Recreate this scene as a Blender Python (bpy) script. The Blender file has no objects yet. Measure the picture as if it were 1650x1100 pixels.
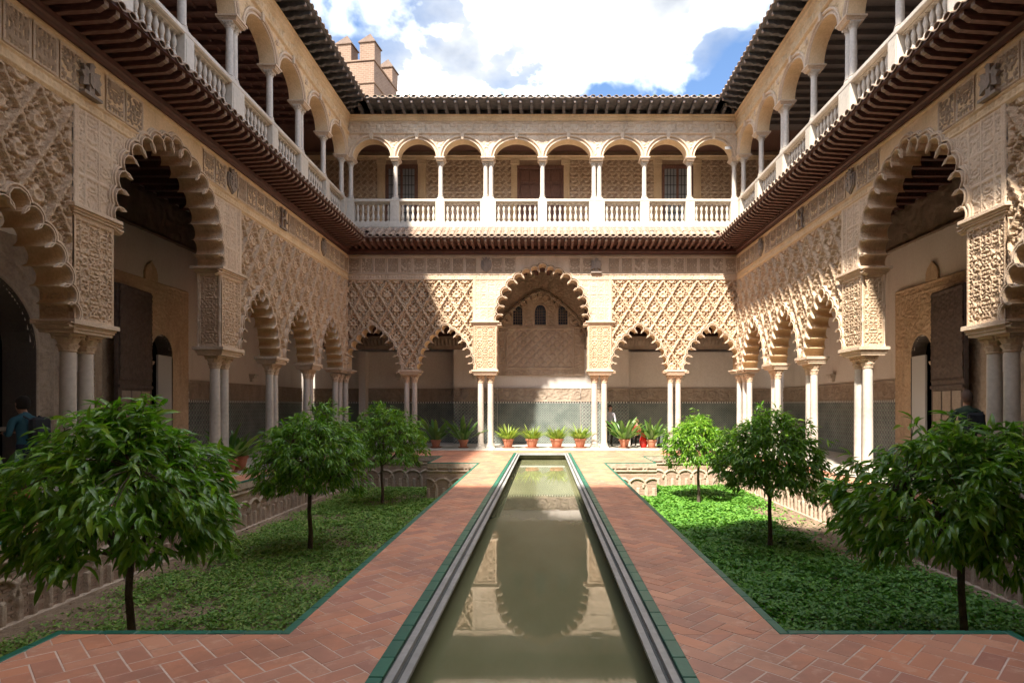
import bpy, bmesh, math, random
import numpy as np
from mathutils import Vector, Matrix, Euler

random.seed(7); rng = np.random.RandomState(7)
scene = bpy.context.scene
PI = math.pi

# ------------------------------------------------------------------ camera
cam_d = bpy.data.cameras.new('camera'); cam = bpy.data.objects.new('camera', cam_d)
scene.collection.objects.link(cam); scene.camera = cam
cam.location = (0.07, 0.0, 1.64); cam.rotation_euler = (PI/2, 0, 0)
cam_d.sensor_width = 36; cam_d.lens = 970/1650*36
cam_d.shift_x = -52/1650; cam_d.shift_y = 103/1650
cam_d.clip_start = 0.05; cam_d.clip_end = 3000

# ------------------------------------------------------------------ light
SUN = Vector((0.33, 0.77, -1.0)).normalized()
sun_d = bpy.data.lights.new('sun', 'SUN'); sun = bpy.data.objects.new('sun', sun_d)
scene.collection.objects.link(sun)
sun.rotation_euler = SUN.to_track_quat('-Z', 'Y').to_euler(); sun.location = (-10, -20, 40)
sun_d.energy = 1.15; sun_d.angle = math.radians(2.5); sun_d.color = (1.0, 0.93, 0.82)
scene.view_settings.view_transform = 'Standard'; scene.view_settings.look = 'None'
scene.view_settings.gamma = 1; scene.view_settings.exposure = 3.65
scene.view_settings.use_curve_mapping = False
scene.cycles.max_bounces = 10; scene.cycles.diffuse_bounces = 8
scene.cycles.use_denoising = True

w = bpy.data.worlds.new('World'); scene.world = w; w.use_nodes = True
nt = w.node_tree; nt.nodes.clear()
def wn(t, **k):
    n = nt.nodes.new(t)
    for a, b in k.items(): setattr(n, a, b)
    return n
sky = wn('ShaderNodeTexSky', sky_type='NISHITA', sun_disc=False, sun_elevation=math.radians(50),
         sun_rotation=math.radians(203), altitude=10, air_density=1.0, dust_density=1.0, ozone_density=2.0)
tc = wn('ShaderNodeTexCoord')
sp = wn('ShaderNodeSeparateXYZ'); nt.links.new(tc.outputs['Generated'], sp.inputs[0])
# project the view direction on a cloud layer: (x, y) / (z + k)
ad = wn('ShaderNodeMath', operation='ADD'); nt.links.new(sp.outputs[2], ad.inputs[0]); ad.inputs[1].default_value = 0.35
ab = wn('ShaderNodeMath', operation='MAXIMUM'); nt.links.new(ad.outputs[0], ab.inputs[0]); ab.inputs[1].default_value = 0.12
dv = wn('ShaderNodeVectorMath', operation='DIVIDE'); nt.links.new(tc.outputs['Generated'], dv.inputs[0])
cb = wn('ShaderNodeCombineXYZ')
for i in range(3): nt.links.new(ab.outputs[0], cb.inputs[i])
nt.links.new(cb.outputs[0], dv.inputs[1])
mp = wn('ShaderNodeMapping'); nt.links.new(dv.outputs[0], mp.inputs[0]); mp.inputs['Location'].default_value = (9.7, 1.1, 0.0)
nz = wn('ShaderNodeTexNoise'); nt.links.new(mp.outputs[0], nz.inputs['Vector'])
nz.inputs['Scale'].default_value = 2.6; nz.inputs['Detail'].default_value = 9; nz.inputs['Roughness'].default_value = 0.52
nz.inputs['Distortion'].default_value = 0.25
cr = wn('ShaderNodeValToRGB'); nt.links.new(nz.outputs['Fac'], cr.inputs[0])
cr.color_ramp.elements[0].position = 0.455; cr.color_ramp.elements[0].color = (0, 0, 0, 1)
cr.color_ramp.elements[1].position = 0.635; cr.color_ramp.elements[1].color = (1, 1, 1, 1)
nz2 = wn('ShaderNodeTexNoise'); nt.links.new(mp.outputs[0], nz2.inputs['Vector'])
nz2.inputs['Scale'].default_value = 5.5; nz2.inputs['Detail'].default_value = 7
cr2 = wn('ShaderNodeValToRGB'); nt.links.new(nz2.outputs['Fac'], cr2.inputs[0])
e2 = cr2.color_ramp.elements; e2.new(.5)
for k, (p, c) in enumerate(((.35, (.37, .40, .45, 1)), (.45, (.56, .58, .60, 1)), (.58, (4.9, 4.8, 4.6, 1)))): e2[k].position = p; e2[k].color = c
mx = wn('ShaderNodeMix', data_type='RGBA'); nt.links.new(cr.outputs[0], mx.inputs[0])
dm = wn('ShaderNodeVectorMath', operation='MULTIPLY'); nt.links.new(sky.outputs[0], dm.inputs[0]); dm.inputs[1].default_value = (.125, .138, .15)
nt.links.new(dm.outputs[0], mx.inputs[6]); nt.links.new(cr2.outputs[0], mx.inputs[7])
bg = wn('ShaderNodeBackground'); bg.inputs[1].default_value = 0.15; nt.links.new(mx.outputs[2], bg.inputs[0])
wo = wn('ShaderNodeOutputWorld'); nt.links.new(bg.outputs[0], wo.inputs[0])

# ------------------------------------------------------------------ helpers
def tag(o, label=None, cat=None, group=None, kind=None):
    if label: o['label'] = label
    if cat: o['category'] = cat
    if group: o['group'] = group
    if kind: o['kind'] = kind
    return o
def link(o, parent=None):
    scene.collection.objects.link(o)
    if parent: o.parent = parent
    return o
def empty(name, loc=(0, 0, 0), rz=0, **k):
    o = bpy.data.objects.new(name, None); link(o); o.location = loc; o.rotation_euler = (0, 0, rz)
    o.empty_display_size = 0.3
    return tag(o, **k)
def part(name, mesh, parent=None, loc=(0, 0, 0), rot=(0, 0, 0), sc=(1, 1, 1), **k):
    o = bpy.data.objects.new(name, mesh); link(o, parent)
    o.location = loc; o.rotation_euler = rot; o.scale = sc
    return tag(o, **k)

class MB:
    def __init__(s): s.v = []; s.f = []; s.m = []; s.cur = 0
    def add(s, vs, fs):
        b = len(s.v); s.v += [tuple(p) for p in vs]
        for f in fs: s.f.append([b+i for i in f]); s.m.append(s.cur)
        return s
    def box(s, x0, x1, y0, y1, z0, z1, bev=0):
        if bev:
            b = bev; vs = []
            for z, e in ((z0, b), (z0+b, 0), (z1-b, 0), (z1, b)):
                X0, X1, Y0, Y1 = x0+e, x1-e, y0+e, y1-e; c = b*0.7
                vs += [(X0+c, Y0, z), (X1-c, Y0, z), (X1, Y0+c, z), (X1, Y1-c, z), (X1-c, Y1, z), (X0+c, Y1, z), (X0, Y1-c, z), (X0, Y0+c, z)]
            fs = [list(range(7, -1, -1)), list(range(24, 32))]
            for k in range(3):
                for i in range(8): fs.append((8*k+i, 8*k+(i+1) % 8, 8*k+8+(i+1) % 8, 8*k+8+i))
            return s.add(vs, fs)
        return s.add([(x0, y0, z0), (x1, y0, z0), (x1, y1, z0), (x0, y1, z0), (x0, y0, z1), (x1, y0, z1), (x1, y1, z1), (x0, y1, z1)],
                     [(3, 2, 1, 0), (4, 5, 6, 7), (0, 1, 5, 4), (1, 2, 6, 5), (2, 3, 7, 6), (3, 0, 4, 7)])
    def lathe(s, prof, n=16, cx=0, cy=0, mod=None, cap=True):
        vs = []
        for k, (r, z) in enumerate(prof):
            for i in range(n):
                a = 2*PI*i/n; rr = r*(mod(a, k) if mod else 1)
                vs.append((cx+rr*math.cos(a), cy+rr*math.sin(a), z))
        fs = []
        for k in range(len(prof)-1):
            for i in range(n): fs.append((k*n+i, k*n+(i+1) % n, (k+1)*n+(i+1) % n, (k+1)*n+i))
        if cap: fs += [list(range(n-1, -1, -1)), list(range((len(prof)-1)*n, len(prof)*n))]
        return s.add(vs, fs)
    def sweep(s, prof, x0, x1, axis='x'):
        """prof: closed list of (y, z), extruded along x"""
        n = len(prof)
        P = (lambda x, y, z: (x, y, z)) if axis == 'x' else (lambda x, y, z: (y, x, z))
        vs = [P(x0, y, z) for y, z in prof]+[P(x1, y, z) for y, z in prof]
        fs = [(i, (i+1) % n, n+(i+1) % n, n+i) for i in range(n)]+[list(range(n-1, -1, -1)), list(range(n, 2*n))]
        return s.add(vs, fs)
    def prism(s, poly, z0, z1):
        n = len(poly)
        vs = [(x, y, z0) for x, y in poly]+[(x, y, z1) for x, y in poly]
        fs = [(i, (i+1) % n, n+(i+1) % n, n+i) for i in range(n)]+[list(range(n-1, -1, -1)), list(range(n, 2*n))]
        return s.add(vs, fs)
    def fprism(s, poly, y0, y1):
        """poly in (x, z), extruded along y"""
        n = len(poly)
        vs = [(x, y0, z) for x, z in poly]+[(x, y1, z) for x, z in poly]
        fs = [(i, (i+1) % n, n+(i+1) % n, n+i) for i in range(n)]+[list(range(n-1, -1, -1)), list(range(n, 2*n))]
        return s.add(vs, fs)
    def tube(s, pts, rad, n=8):
        pts = [Vector(p) for p in pts]; rr = rad if isinstance(rad, (list, tuple)) else [rad]*len(pts)
        vs = []; up = Vector((0, 0, 1))
        for k, p in enumerate(pts):
            d = (pts[min(k+1, len(pts)-1)]-pts[max(k-1, 0)]).normalized()
            a = d.cross(up if abs(d.z) < .9 else Vector((1, 0, 0))).normalized(); b = d.cross(a)
            for i in range(n):
                t = 2*PI*i/n; vs.append(p+a*math.cos(t)*rr[k]+b*math.sin(t)*rr[k])
        fs = [(k*n+i, k*n+(i+1) % n, (k+1)*n+(i+1) % n, (k+1)*n+i) for k in range(len(pts)-1) for i in range(n)]
        fs += [list(range(n-1, -1, -1)), list(range((len(pts)-1)*n, len(pts)*n))]
        return s.add(vs, fs)
    def mesh(s, name, mats, smooth=False):
        me = bpy.data.meshes.new(name); me.from_pydata(s.v, [], s.f)
        for m in (mats if isinstance(mats, (list, tuple)) else [mats]): me.materials.append(m)
        if any(s.m): me.polygons.foreach_set('material_index', s.m)
        bm = bmesh.new(); bm.from_mesh(me); bmesh.ops.recalc_face_normals(bm, faces=bm.faces); bm.to_mesh(me); bm.free()
        if smooth: smooth_auto(me)
        me.update(); return me
def smooth_auto(me, ang=40):
    me.polygons.foreach_set('use_smooth', [True]*len(me.polygons))
    try: me.set_sharp_from_angle(angle=math.radians(ang))
    except Exception: pass
def np_mesh(name, V, Q, mat, smooth=True):
    V = np.asarray(V, dtype=np.float32); Q = np.asarray(Q, dtype=np.int32); k = Q.shape[1]
    me = bpy.data.meshes.new(name); me.vertices.add(len(V)); me.vertices.foreach_set('co', V.ravel())
    me.loops.add(Q.size); me.loops.foreach_set('vertex_index', Q.ravel())
    me.polygons.add(len(Q)); me.polygons.foreach_set('loop_start', np.arange(0, Q.size, k, dtype=np.int32))
    me.polygons.foreach_set('loop_total', np.full(len(Q), k, dtype=np.int32))
    me.polygons.foreach_set('use_smooth', np.full(len(Q), smooth)); me.materials.append(mat)
    me.update(calc_edges=True); me.validate(); return me
def in_poly(X, Z, poly):
    r = np.zeros(X.shape, bool); n = len(poly)
    for i in range(n):
        x1, z1 = poly[i]; x2, z2 = poly[(i+1) % n]
        if z1 == z2: continue
        c = ((z1 > Z) != (z2 > Z)) & (X < (x2-x1)*(Z-z1)/(z2-z1)+x1); r ^= c
    return r
def relief(name, x0, x1, z0, z1, res, hf, mat, polys=(), smooth=True):
    nx = max(2, int(round((x1-x0)/res))+1); nzz = max(2, int(round((z1-z0)/res))+1)
    xs = np.linspace(x0, x1, nx); zs = np.linspace(z0, z1, nzz); X, Z = np.meshgrid(xs, zs)
    H = hf(X, Z); V = np.stack([X, -H, Z], -1).reshape(-1, 3)
    idx = np.arange(nx*nzz).reshape(nzz, nx)
    Q = np.stack([idx[:-1, :-1], idx[:-1, 1:], idx[1:, 1:], idx[1:, :-1]], -1).reshape(-1, 4)
    cx = (X[:-1, :-1]+X[1:, 1:])/2; cz = (Z[:-1, :-1]+Z[1:, 1:])/2
    keep = np.ones(cx.shape, bool)
    for p in polys: keep &= ~in_poly(cx, cz, p)
    Q = Q[keep.ravel()]
    u, inv = np.unique(Q, return_inverse=True)
    return np_mesh(name, V[u], inv.reshape(-1, 4), mat, smooth)
# value noise
_G = np.random.RandomState(11).rand(256, 256)
def vnoise(x, y, seed=0):
    x = x+seed*17.3; y = y+seed*5.7
    xi = np.floor(x).astype(int); yi = np.floor(y).astype(int); fx = x-xi; fy = y-yi
    fx = fx*fx*(3-2*fx); fy = fy*fy*(3-2*fy); g = lambda a, b: _G[a % 256, b % 256]
    return (g(xi, yi)*(1-fx)+g(xi+1, yi)*fx)*(1-fy)+(g(xi, yi+1)*(1-fx)+g(xi+1, yi+1)*fx)*fy
def sst(a, b, x):
    t = np.clip((x-a)/(b-a), 0, 1); return t*t*(3-2*t)

# ------------------------------------------------------------------ materials
class NT:
    def __init__(s, name):
        s.m = bpy.data.materials.new(name); s.m.use_nodes = True; s.t = s.m.node_tree
        s.b = s.t.nodes['Principled BSDF']; s._o = None
    def n(s, t, **k):
        n = s.t.nodes.new(t)
        for a, b in k.items():
            if a in n.inputs.keys(): n.inputs[a].default_value = b
            else: setattr(n, a, b)
        return n
    def l(s, a, b): s.t.links.new(a, b); return s
    def obj(s):
        if s._o is None: s._o = s.n('ShaderNodeTexCoord').outputs['Object']
        return s._o
    def noise(s, scale, detail=4, rough=.55, vec=None, stretch=None):
        n = s.n('ShaderNodeTexNoise'); n.inputs['Scale'].default_value = scale; n.inputs['Detail'].default_value = detail
        n.inputs['Roughness'].default_value = rough
        v = vec or s.obj()
        if stretch:
            mm = s.n('ShaderNodeMapping'); s.l(v, mm.inputs[0]); mm.inputs['Scale'].default_value = stretch; v = mm.outputs[0]
        s.l(v, n.inputs['Vector']); return n.outputs['Fac']
    def ramp(s, fac, stops):
        r = s.n('ShaderNodeValToRGB'); s.l(fac, r.inputs[0]); e = r.color_ramp.elements
        while len(e) < len(stops): e.new(.5)
        for k, (p, c) in enumerate(stops): e[k].position = p; e[k].color = (*c, 1) if len(c) == 3 else c
        return r.outputs[0]
    def mix(s, fac, a, b, mode='MIX'):
        m = s.n('ShaderNodeMix', data_type='RGBA', blend_type=mode)
        for sock, v in ((0, fac), (6, a), (7, b)):
            if hasattr(v, 'links'): s.l(v, m.inputs[sock])
            elif sock == 0: m.inputs[0].default_value = v
            else: m.inputs[sock].default_value = (*v, 1)
        return m.outputs[2]
    def bump(s, h, strength=.3, dist=.01):
        b = s.n('ShaderNodeBump'); b.inputs['Strength'].default_value = strength; b.inputs['Distance'].default_value = dist
        s.l(h, b.inputs['Height']); s.l(b.outputs[0], s.b.inputs['Normal']); return b
    def done(s, col=None, rough=.8, **k):
        if col is not None:
            if hasattr(col, 'links'): s.l(col, s.b.inputs['Base Color'])
            else: s.b.inputs['Base Color'].default_value = (*col, 1)
        if hasattr(rough, 'links'): s.l(rough, s.b.inputs['Roughness'])
        else: s.b.inputs['Roughness'].default_value = rough
        for a, b in k.items(): s.b.inputs[a.replace('_', ' ')].default_value = b
        return s.m
def aged(name, c0, c1, c2, scale=1.2, bump=.25, bscale=60, rough=.85, stain=None, stretch=(1, 1, .45)):
    m = NT(name)
    a = m.noise(scale, 6, .6, stretch=stretch)
    col = m.ramp(a, [(.3, c0), (.5, c1), (.7, c2)])
    f = m.noise(bscale*.6, 3); col = m.mix(.25, col, m.ramp(f, [(.3, tuple(v*.6 for v in c0)), (.7, c2)]))
    if stain:
        st = m.ramp(m.noise(2.3, 8, .7, stretch=(1, 1, .25)), [(.52, (0, 0, 0)), (.72, (1, 1, 1))])
        g = m.mix(st, (0, 0, 0), (stain[3],)*3); col = m.mix(g, col, stain[:3])
    m.bump(m.noise(bscale, 4), bump, .012 if bump < .5 else .022)
    return m.done(col, rough)
stucco = aged('stucco', (.42, .285, .18), (.56, .395, .255), (.66, .49, .335), 1.0, .85, 32, stain=(.24, .17, .115, .6))
stucco_pale = aged('stucco_pale', (.45, .33, .225), (.58, .435, .31), (.67, .53, .39), 1.4, .6, 36, stain=(.30, .23, .17, .45))
stucco_gold = aged('stucco_gold', (.50, .34, .185), (.64, .45, .26), (.72, .54, .34), 1.1, .55, 34, stain=(.27, .19, .12, .4))
marble = aged('marble', (.40, .35, .29), (.53, .47, .40), (.62, .56, .49), 3.0, .06, 25, .42, stain=(.36, .28, .21, .6), stretch=(1, 1, .3))
marble_white = aged('marble_white', (.42, .37, .30), (.54, .48, .40), (.62, .56, .48), 2.0, .06, 25, .5, stain=(.45, .38, .30, .4))
plaster = aged('plaster', (.60, .53, .47), (.66, .59, .53), (.70, .64, .58), .7, .08, 30, stain=(.40, .33, .28, .35))
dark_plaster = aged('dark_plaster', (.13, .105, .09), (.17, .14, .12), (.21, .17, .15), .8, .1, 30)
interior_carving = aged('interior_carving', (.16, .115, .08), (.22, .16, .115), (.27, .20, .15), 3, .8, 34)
wood_dark = NT('wood_dark')
wood_dark = wood_dark.done(wood_dark.ramp(wood_dark.noise(4, 5, stretch=(1, 6, 6)), [(.3, (.045, .018, .014)), (.7, (.12, .046, .034))]), .6)
wood_red = NT('wood_red')
wood_red = wood_red.done(wood_red.ramp(wood_red.noise(5, 5, stretch=(4, 1, 6)), [(.3, (.085, .038, .032)), (.55, (.14, .066, .052)), (.75, (.22, .13, .105))]), .6)
wood_grey = NT('wood_grey')
wood_grey = wood_grey.done(wood_grey.ramp(wood_grey.noise(7, 5), [(.3, (.045, .042, .045)), (.7, (.125, .115, .115))]), .7)
wood_brown = NT('wood_brown')
wood_brown = wood_brown.done(wood_brown.ramp(wood_brown.noise(6, 5, stretch=(5, 5, 1)), [(.3, (.10, .045, .03)), (.7, (.20, .10, .068))]), .55)
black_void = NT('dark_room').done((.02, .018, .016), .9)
iron = NT('iron').done((.04, .04, .042), .5, Metallic=.6)
def rnd_mat(name, cols, rough=.6, island=False, bump=0, bscale=30, noise=.35, nscale=5, spec=None):
    m = NT(name)
    r = m.n('ShaderNodeNewGeometry').outputs['Random Per Island'] if island else m.n('ShaderNodeObjectInfo').outputs['Random']
    c = m.ramp(r, [(i/(len(cols)-1), k) for i, k in enumerate(cols)])
    geo = m.n('ShaderNodeNewGeometry').outputs['Position']
    nn = m.noise(nscale, 5, .6, vec=geo)
    c = m.mix(noise, c, m.mix(nn, tuple(v*.55 for v in cols[0]), tuple(min(1, v*1.35) for v in cols[-1])))
    if 'paver' in name:
        st = m.ramp(m.noise(.9, 9, .68, vec=geo), [(.46, (0, 0, 0)), (.64, (.55, .55, .55))]); c = m.mix(st, c, (.27, .135, .095))
        st = m.ramp(m.noise(6.5, 6, .7, vec=geo), [(.56, (0, 0, 0)), (.70, (.5, .5, .5))]); c = m.mix(st, c, (.78, .52, .38))
    if bump: m.bump(m.noise(bscale, 4, vec=geo), bump, .01)
    return m.done(c, rough)
TC = [(.56, .235, .14), (.72, .31, .175), (.47, .22, .155), (.76, .38, .235), (.42, .19, .145), (.72, .30, .165)]
tile_o = rnd_mat('terracotta_paver', TC, .5, False, .12, 30, .28, 2.2); tile_i = rnd_mat('terracotta_paver_far', TC, .5, True, .12, 30, .28, 2.2)
RT = [(.30, .19, .13), (.42, .29, .20), (.36, .24, .165), (.48, .36, .26), (.26, .20, .16)]
rtile_o = rnd_mat('roof_clay', RT, .85, False, .4, 25, .5, 6)
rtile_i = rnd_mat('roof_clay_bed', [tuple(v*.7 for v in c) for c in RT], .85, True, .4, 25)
green_glaze = rnd_mat('green_glaze', [(.015, .12, .075), (.025, .17, .11), (.04, .21, .13), (.018, .14, .09)], .42, False, .1, 30, .5, 9)
grout = aged('grout', (.62, .44, .35), (.70, .53, .44), (.75, .60, .52), 3, .2, 40)
slate = aged('slate', (.05, .06, .06), (.08, .09, .085), (.12, .12, .11), 6, .2, 40, .6)
stone_kerb = aged('stone_kerb', (.27, .27, .26), (.38, .375, .36), (.48, .47, .45), 2.5, .1, 30, .45, stain=(.22, .22, .19, .6), stretch=(1, .6, 1))
pots = rnd_mat('terracotta_pot', [(.36, .13, .075), (.48, .19, .11), (.42, .17, .10)], .75, False, .2, 30)
soil = aged('soil', (.15, .10, .065), (.24, .165, .105), (.34, .25, .165), 2.2, 1.0, 30, 1.0, stretch=(1, 1, 1))
brick = rnd_mat('brick', [(.26, .175, .125), (.36, .25, .18), (.31, .20, .14), (.42, .30, .22)], .9, True, .5, 40, .5, 8)
brick_wall = NT('tower_brick')
bt = brick_wall.n('ShaderNodeTexBrick'); bt.inputs['Scale'].default_value = 1.0
bt.inputs['Color1'].default_value = (.15, .085, .055, 1); bt.inputs['Color2'].default_value = (.20, .125, .085, 1)
bt.inputs['Mortar'].default_value = (.30, .23, .17, 1); bt.inputs['Mortar Size'].default_value = .016
bt.inputs['Brick Width'].default_value = .30; bt.inputs['Row Height'].default_value = .115
_sx = brick_wall.n('ShaderNodeSeparateXYZ'); brick_wall.l(brick_wall.obj(), _sx.inputs[0])
_ad = brick_wall.n('ShaderNodeMath', operation='ADD'); brick_wall.l(_sx.outputs[0], _ad.inputs[0]); brick_wall.l(_sx.outputs[1], _ad.inputs[1])
_cb = brick_wall.n('ShaderNodeCombineXYZ'); brick_wall.l(_ad.outputs[0], _cb.inputs[0]); brick_wall.l(_sx.outputs[2], _cb.inputs[1])
brick_wall.l(_cb.outputs[0], bt.inputs['Vector'])
_c = brick_wall.mix(.45, bt.outputs['Color'], brick_wall.ramp(brick_wall.noise(1.1, 8, .65), [(.3, (.13, .08, .055)), (.7, (.27, .18, .125))]))
brick_wall.bump(bt.outputs['Fac'], -.6, .01); brick_wall = brick_wall.done(_c, .9)
def leaf_mat(name, cols, rough=.35, island=False, trans=.25):
    m = NT(name)
    r = m.n('ShaderNodeNewGeometry').outputs['Random Per Island'] if island else m.n('ShaderNodeObjectInfo').outputs['Random']
    c = m.ramp(r, [(i/(len(cols)-1), k) for i, k in enumerate(cols)])
    mat = m.done(c, rough)
    tr = m.n('ShaderNodeBsdfTranslucent'); t2 = m.mix(1.0, c, (1.5, 1.9, .7), 'MULTIPLY'); m.l(t2, tr.inputs[0])
    ms = m.n('ShaderNodeMixShader'); ms.inputs[0].default_value = trans
    m.l(m.b.outputs[0], ms.inputs[1]); m.l(tr.outputs[0], ms.inputs[2])
    out = [n for n in m.t.nodes if n.type == 'OUTPUT_MATERIAL'][0]; m.l(ms.outputs[0], out.inputs[0])
    return mat
OC = [(.065, .16, .014), (.11, .235, .02), (.18, .33, .028), (.085, .195, .02), (.28, .42, .04)]
leaf_o = leaf_mat('orange_leaf', OC, .30, False, .32); leaf_i = leaf_mat('orange_leaf_mass', OC, .30, True, .32)
GC = [(.06, .18, .02), (.10, .25, .03), (.15, .31, .04), (.075, .21, .026)]
clover = leaf_mat('clover_leaf', GC, .5, True, .2)
GL = [(.08, .19, .025), (.13, .26, .035), (.19, .31, .05), (.28, .33, .08)]
grassy = leaf_mat('short_weed_leaf', GL, .6, True, .2)
asp_o = leaf_mat('aspidistra_leaf', [(.05, .12, .022), (.09, .18, .035), (.16, .24, .06), (.06, .13, .03)], .35)
fern_o = leaf_mat('fern_leaf', [(.12, .20, .02), (.20, .28, .03), (.30, .34, .06), (.14, .22, .03)], .5)
bark = aged('bark', (.06, .042, .03), (.10, .07, .05), (.15, .11, .08), 12, .9, 60, .95)

# patterned tiles of the dado
def dado_mat(name, a, b, c, k):
    m = NT(name); sx = m.n('ShaderNodeSeparateXYZ'); m.l(m.obj(), sx.inputs[0])
    def wv(sock, f, ph=0):
        q = m.n('ShaderNodeMath', operation='MULTIPLY_ADD'); m.l(sock, q.inputs[0]); q.inputs[1].default_value = f; q.inputs[2].default_value = ph
        s2 = m.n('ShaderNodeMath', operation='SINE'); m.l(q.outputs[0], s2.inputs[0]); return s2.outputs[0]
    def op(o, p, q):
        n = m.n('ShaderNodeMath', operation=o)
        for i, v in enumerate((p, q)):
            if hasattr(v, 'links'): m.l(v, n.inputs[i])
            else: n.inputs[i].default_value = v
        return n.outputs[0]
    X, Z = sx.outputs[0], sx.outputs[2]
    p = op('MULTIPLY', wv(X, k), wv(Z, k)); q = op('MULTIPLY', wv(op('ADD', X, Z), k*.5), wv(op('SUBTRACT', X, Z), k*.5))
    r = op('ADD', op('MULTIPLY', p, .6), q)
    c1 = m.ramp(op('ADD', op('MULTIPLY', r, .5), .5), [(.34, a), (.40, b), (.58, b), (.64, c)])
    c1 = m.mix(.35, c1, m.ramp(m.noise(2.0, 6), [(.3, a), (.7, b)]))
    return m.done(c1, .3)
dado_tile = dado_mat('geometric_tile', (.035, .042, .045), (.34, .33, .29), (.08, .125, .11), 42)
dado_tile2 = dado_mat('geometric_tile_small', (.035, .05, .05), (.30, .31, .27), (.07, .11, .095), 60)
yeseria = dado_mat('painted_plasterwork', (.28, .17, .10), (.62, .48, .33), (.46, .31, .19), 22)
glass = NT('glass'); glass = glass.done((.30, .31, .32), .10, Metallic=0.0)
pale_curtain = NT('pale_curtain').done((.42, .42, .42), .9)
blue_glass = NT('blue_glass').done((.02, .03, .055), .2)
# water
wm = NT('pool_water')
c = wm.ramp(wm.noise(.8, 6, .6, stretch=(1.5, .5, 1)), [(.3, (.19, .195, .10)), (.7, (.26, .26, .145))])
b1 = wm.noise(2.2, 3, .5, stretch=(1, .6, 1)); wm.bump(b1, .03, .035)
wm = wm.done(c, .015); wm.node_tree.nodes['Principled BSDF'].inputs['IOR'].default_value = 1.5

# ------------------------------------------------------------------ setting: ground, floors, paths
def struct(name, mesh, **k): return part(name, mesh, kind='structure', **k)
g = MB(); g.box(-400, 400, -400, 800, -3.2, -1.5); struct('ground', g.mesh('ground', soil))
WX = 7.45; FY = 23.05; CY = 12.25
# marble gallery floors
mf = MB()
mf.box(-11, 11, 21.95, 27.5, -.9, -.004); mf.box(-11, -7.12, -4, 21.95, -.9, -.004); mf.box(7.12, 11, -4, 21.95, -.9, -.004)
mf.box(-7.12, 7.12, -4, 1.3, -.9, -.004)
gf = struct('gallery_floor', mf.mesh('gallery_floor', marble_white))
def floor_slabs():
    """large marble slabs let into the gallery edge in front of the far arcade"""
    me = MB().box(-.44, .44, -.29, .29, 0, .012, .004).mesh('slab', marble_white)
    k = 0
    for i in range(16):
        for j in range(2):
            part('marble_slab', me, gf, (-6.7+i*.893, 22.25+j*.6, 0))
floor_slabs()
# herringbone pavers
def clip_rect(poly, r):
    x0, x1, y0, y1 = r
    for ax, val, sgn in ((0, x0, 1), (0, x1, -1), (1, y0, 1), (1, y1, -1)):
        out = []
        for i in range(len(poly)):
            a, b = poly[i], poly[(i+1) % len(poly)]
            da, db = sgn*(a[ax]-val), sgn*(b[ax]-val)
            if da >= 0: out.append(a)
            if (da >= 0) != (db >= 0):
                t = da/(da-db); out.append((a[0]+(b[0]-a[0])*t, a[1]+(b[1]-a[1])*t))
        poly = out
        if len(poly) < 3: return []
    return poly
def area(p): return abs(sum(p[i][0]*p[(i+1) % len(p)][1]-p[(i+1) % len(p)][0]*p[i][1] for i in range(len(p))))/2
TW = .146; TL = TW*2; J = .0045
def herring(box):
    """rectangles of a 45 degree herringbone bond covering box"""
    x0, x1, y0, y1 = box; out = []; R = int((abs(x1-x0)+abs(y1-y0))/TW)+6; cx, cy = (x0+x1)/2, (y0+y1)/2
    c, s = math.cos(PI/4), math.sin(PI/4)
    base_u = (cx*c+cy*s); base_v = (-cx*s+cy*c)
    iu, iv = int(round(base_u/TW)), int(round(base_v/TW)); N = R//2+4
    for a in range(iu-N, iu+N):
        for b in range(iv-N, iv+N):
            k = (a-b) % 4
            if k == 0: r = (a*TW+J, b*TW+J, a*TW+TL-J, b*TW+TW-J)      # lies along u
            elif k == 3: r = (a*TW+J, b*TW+J, a*TW+TW-J, b*TW+TL-J)    # stands along v
            else: continue
            P = [(r[0], r[1]), (r[2], r[1]), (r[2], r[3]), (r[0], r[3])]
            P = [(u*c-v*s, u*s+v*c) for u, v in P]
            if max(p[0] for p in P) < x0 or min(p[0] for p in P) > x1 or max(p[1] for p in P) < y0 or min(p[1] for p in P) > y1: continue
            out.append((P, k))
    return out
PXO = 1.76; KW = .07
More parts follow.
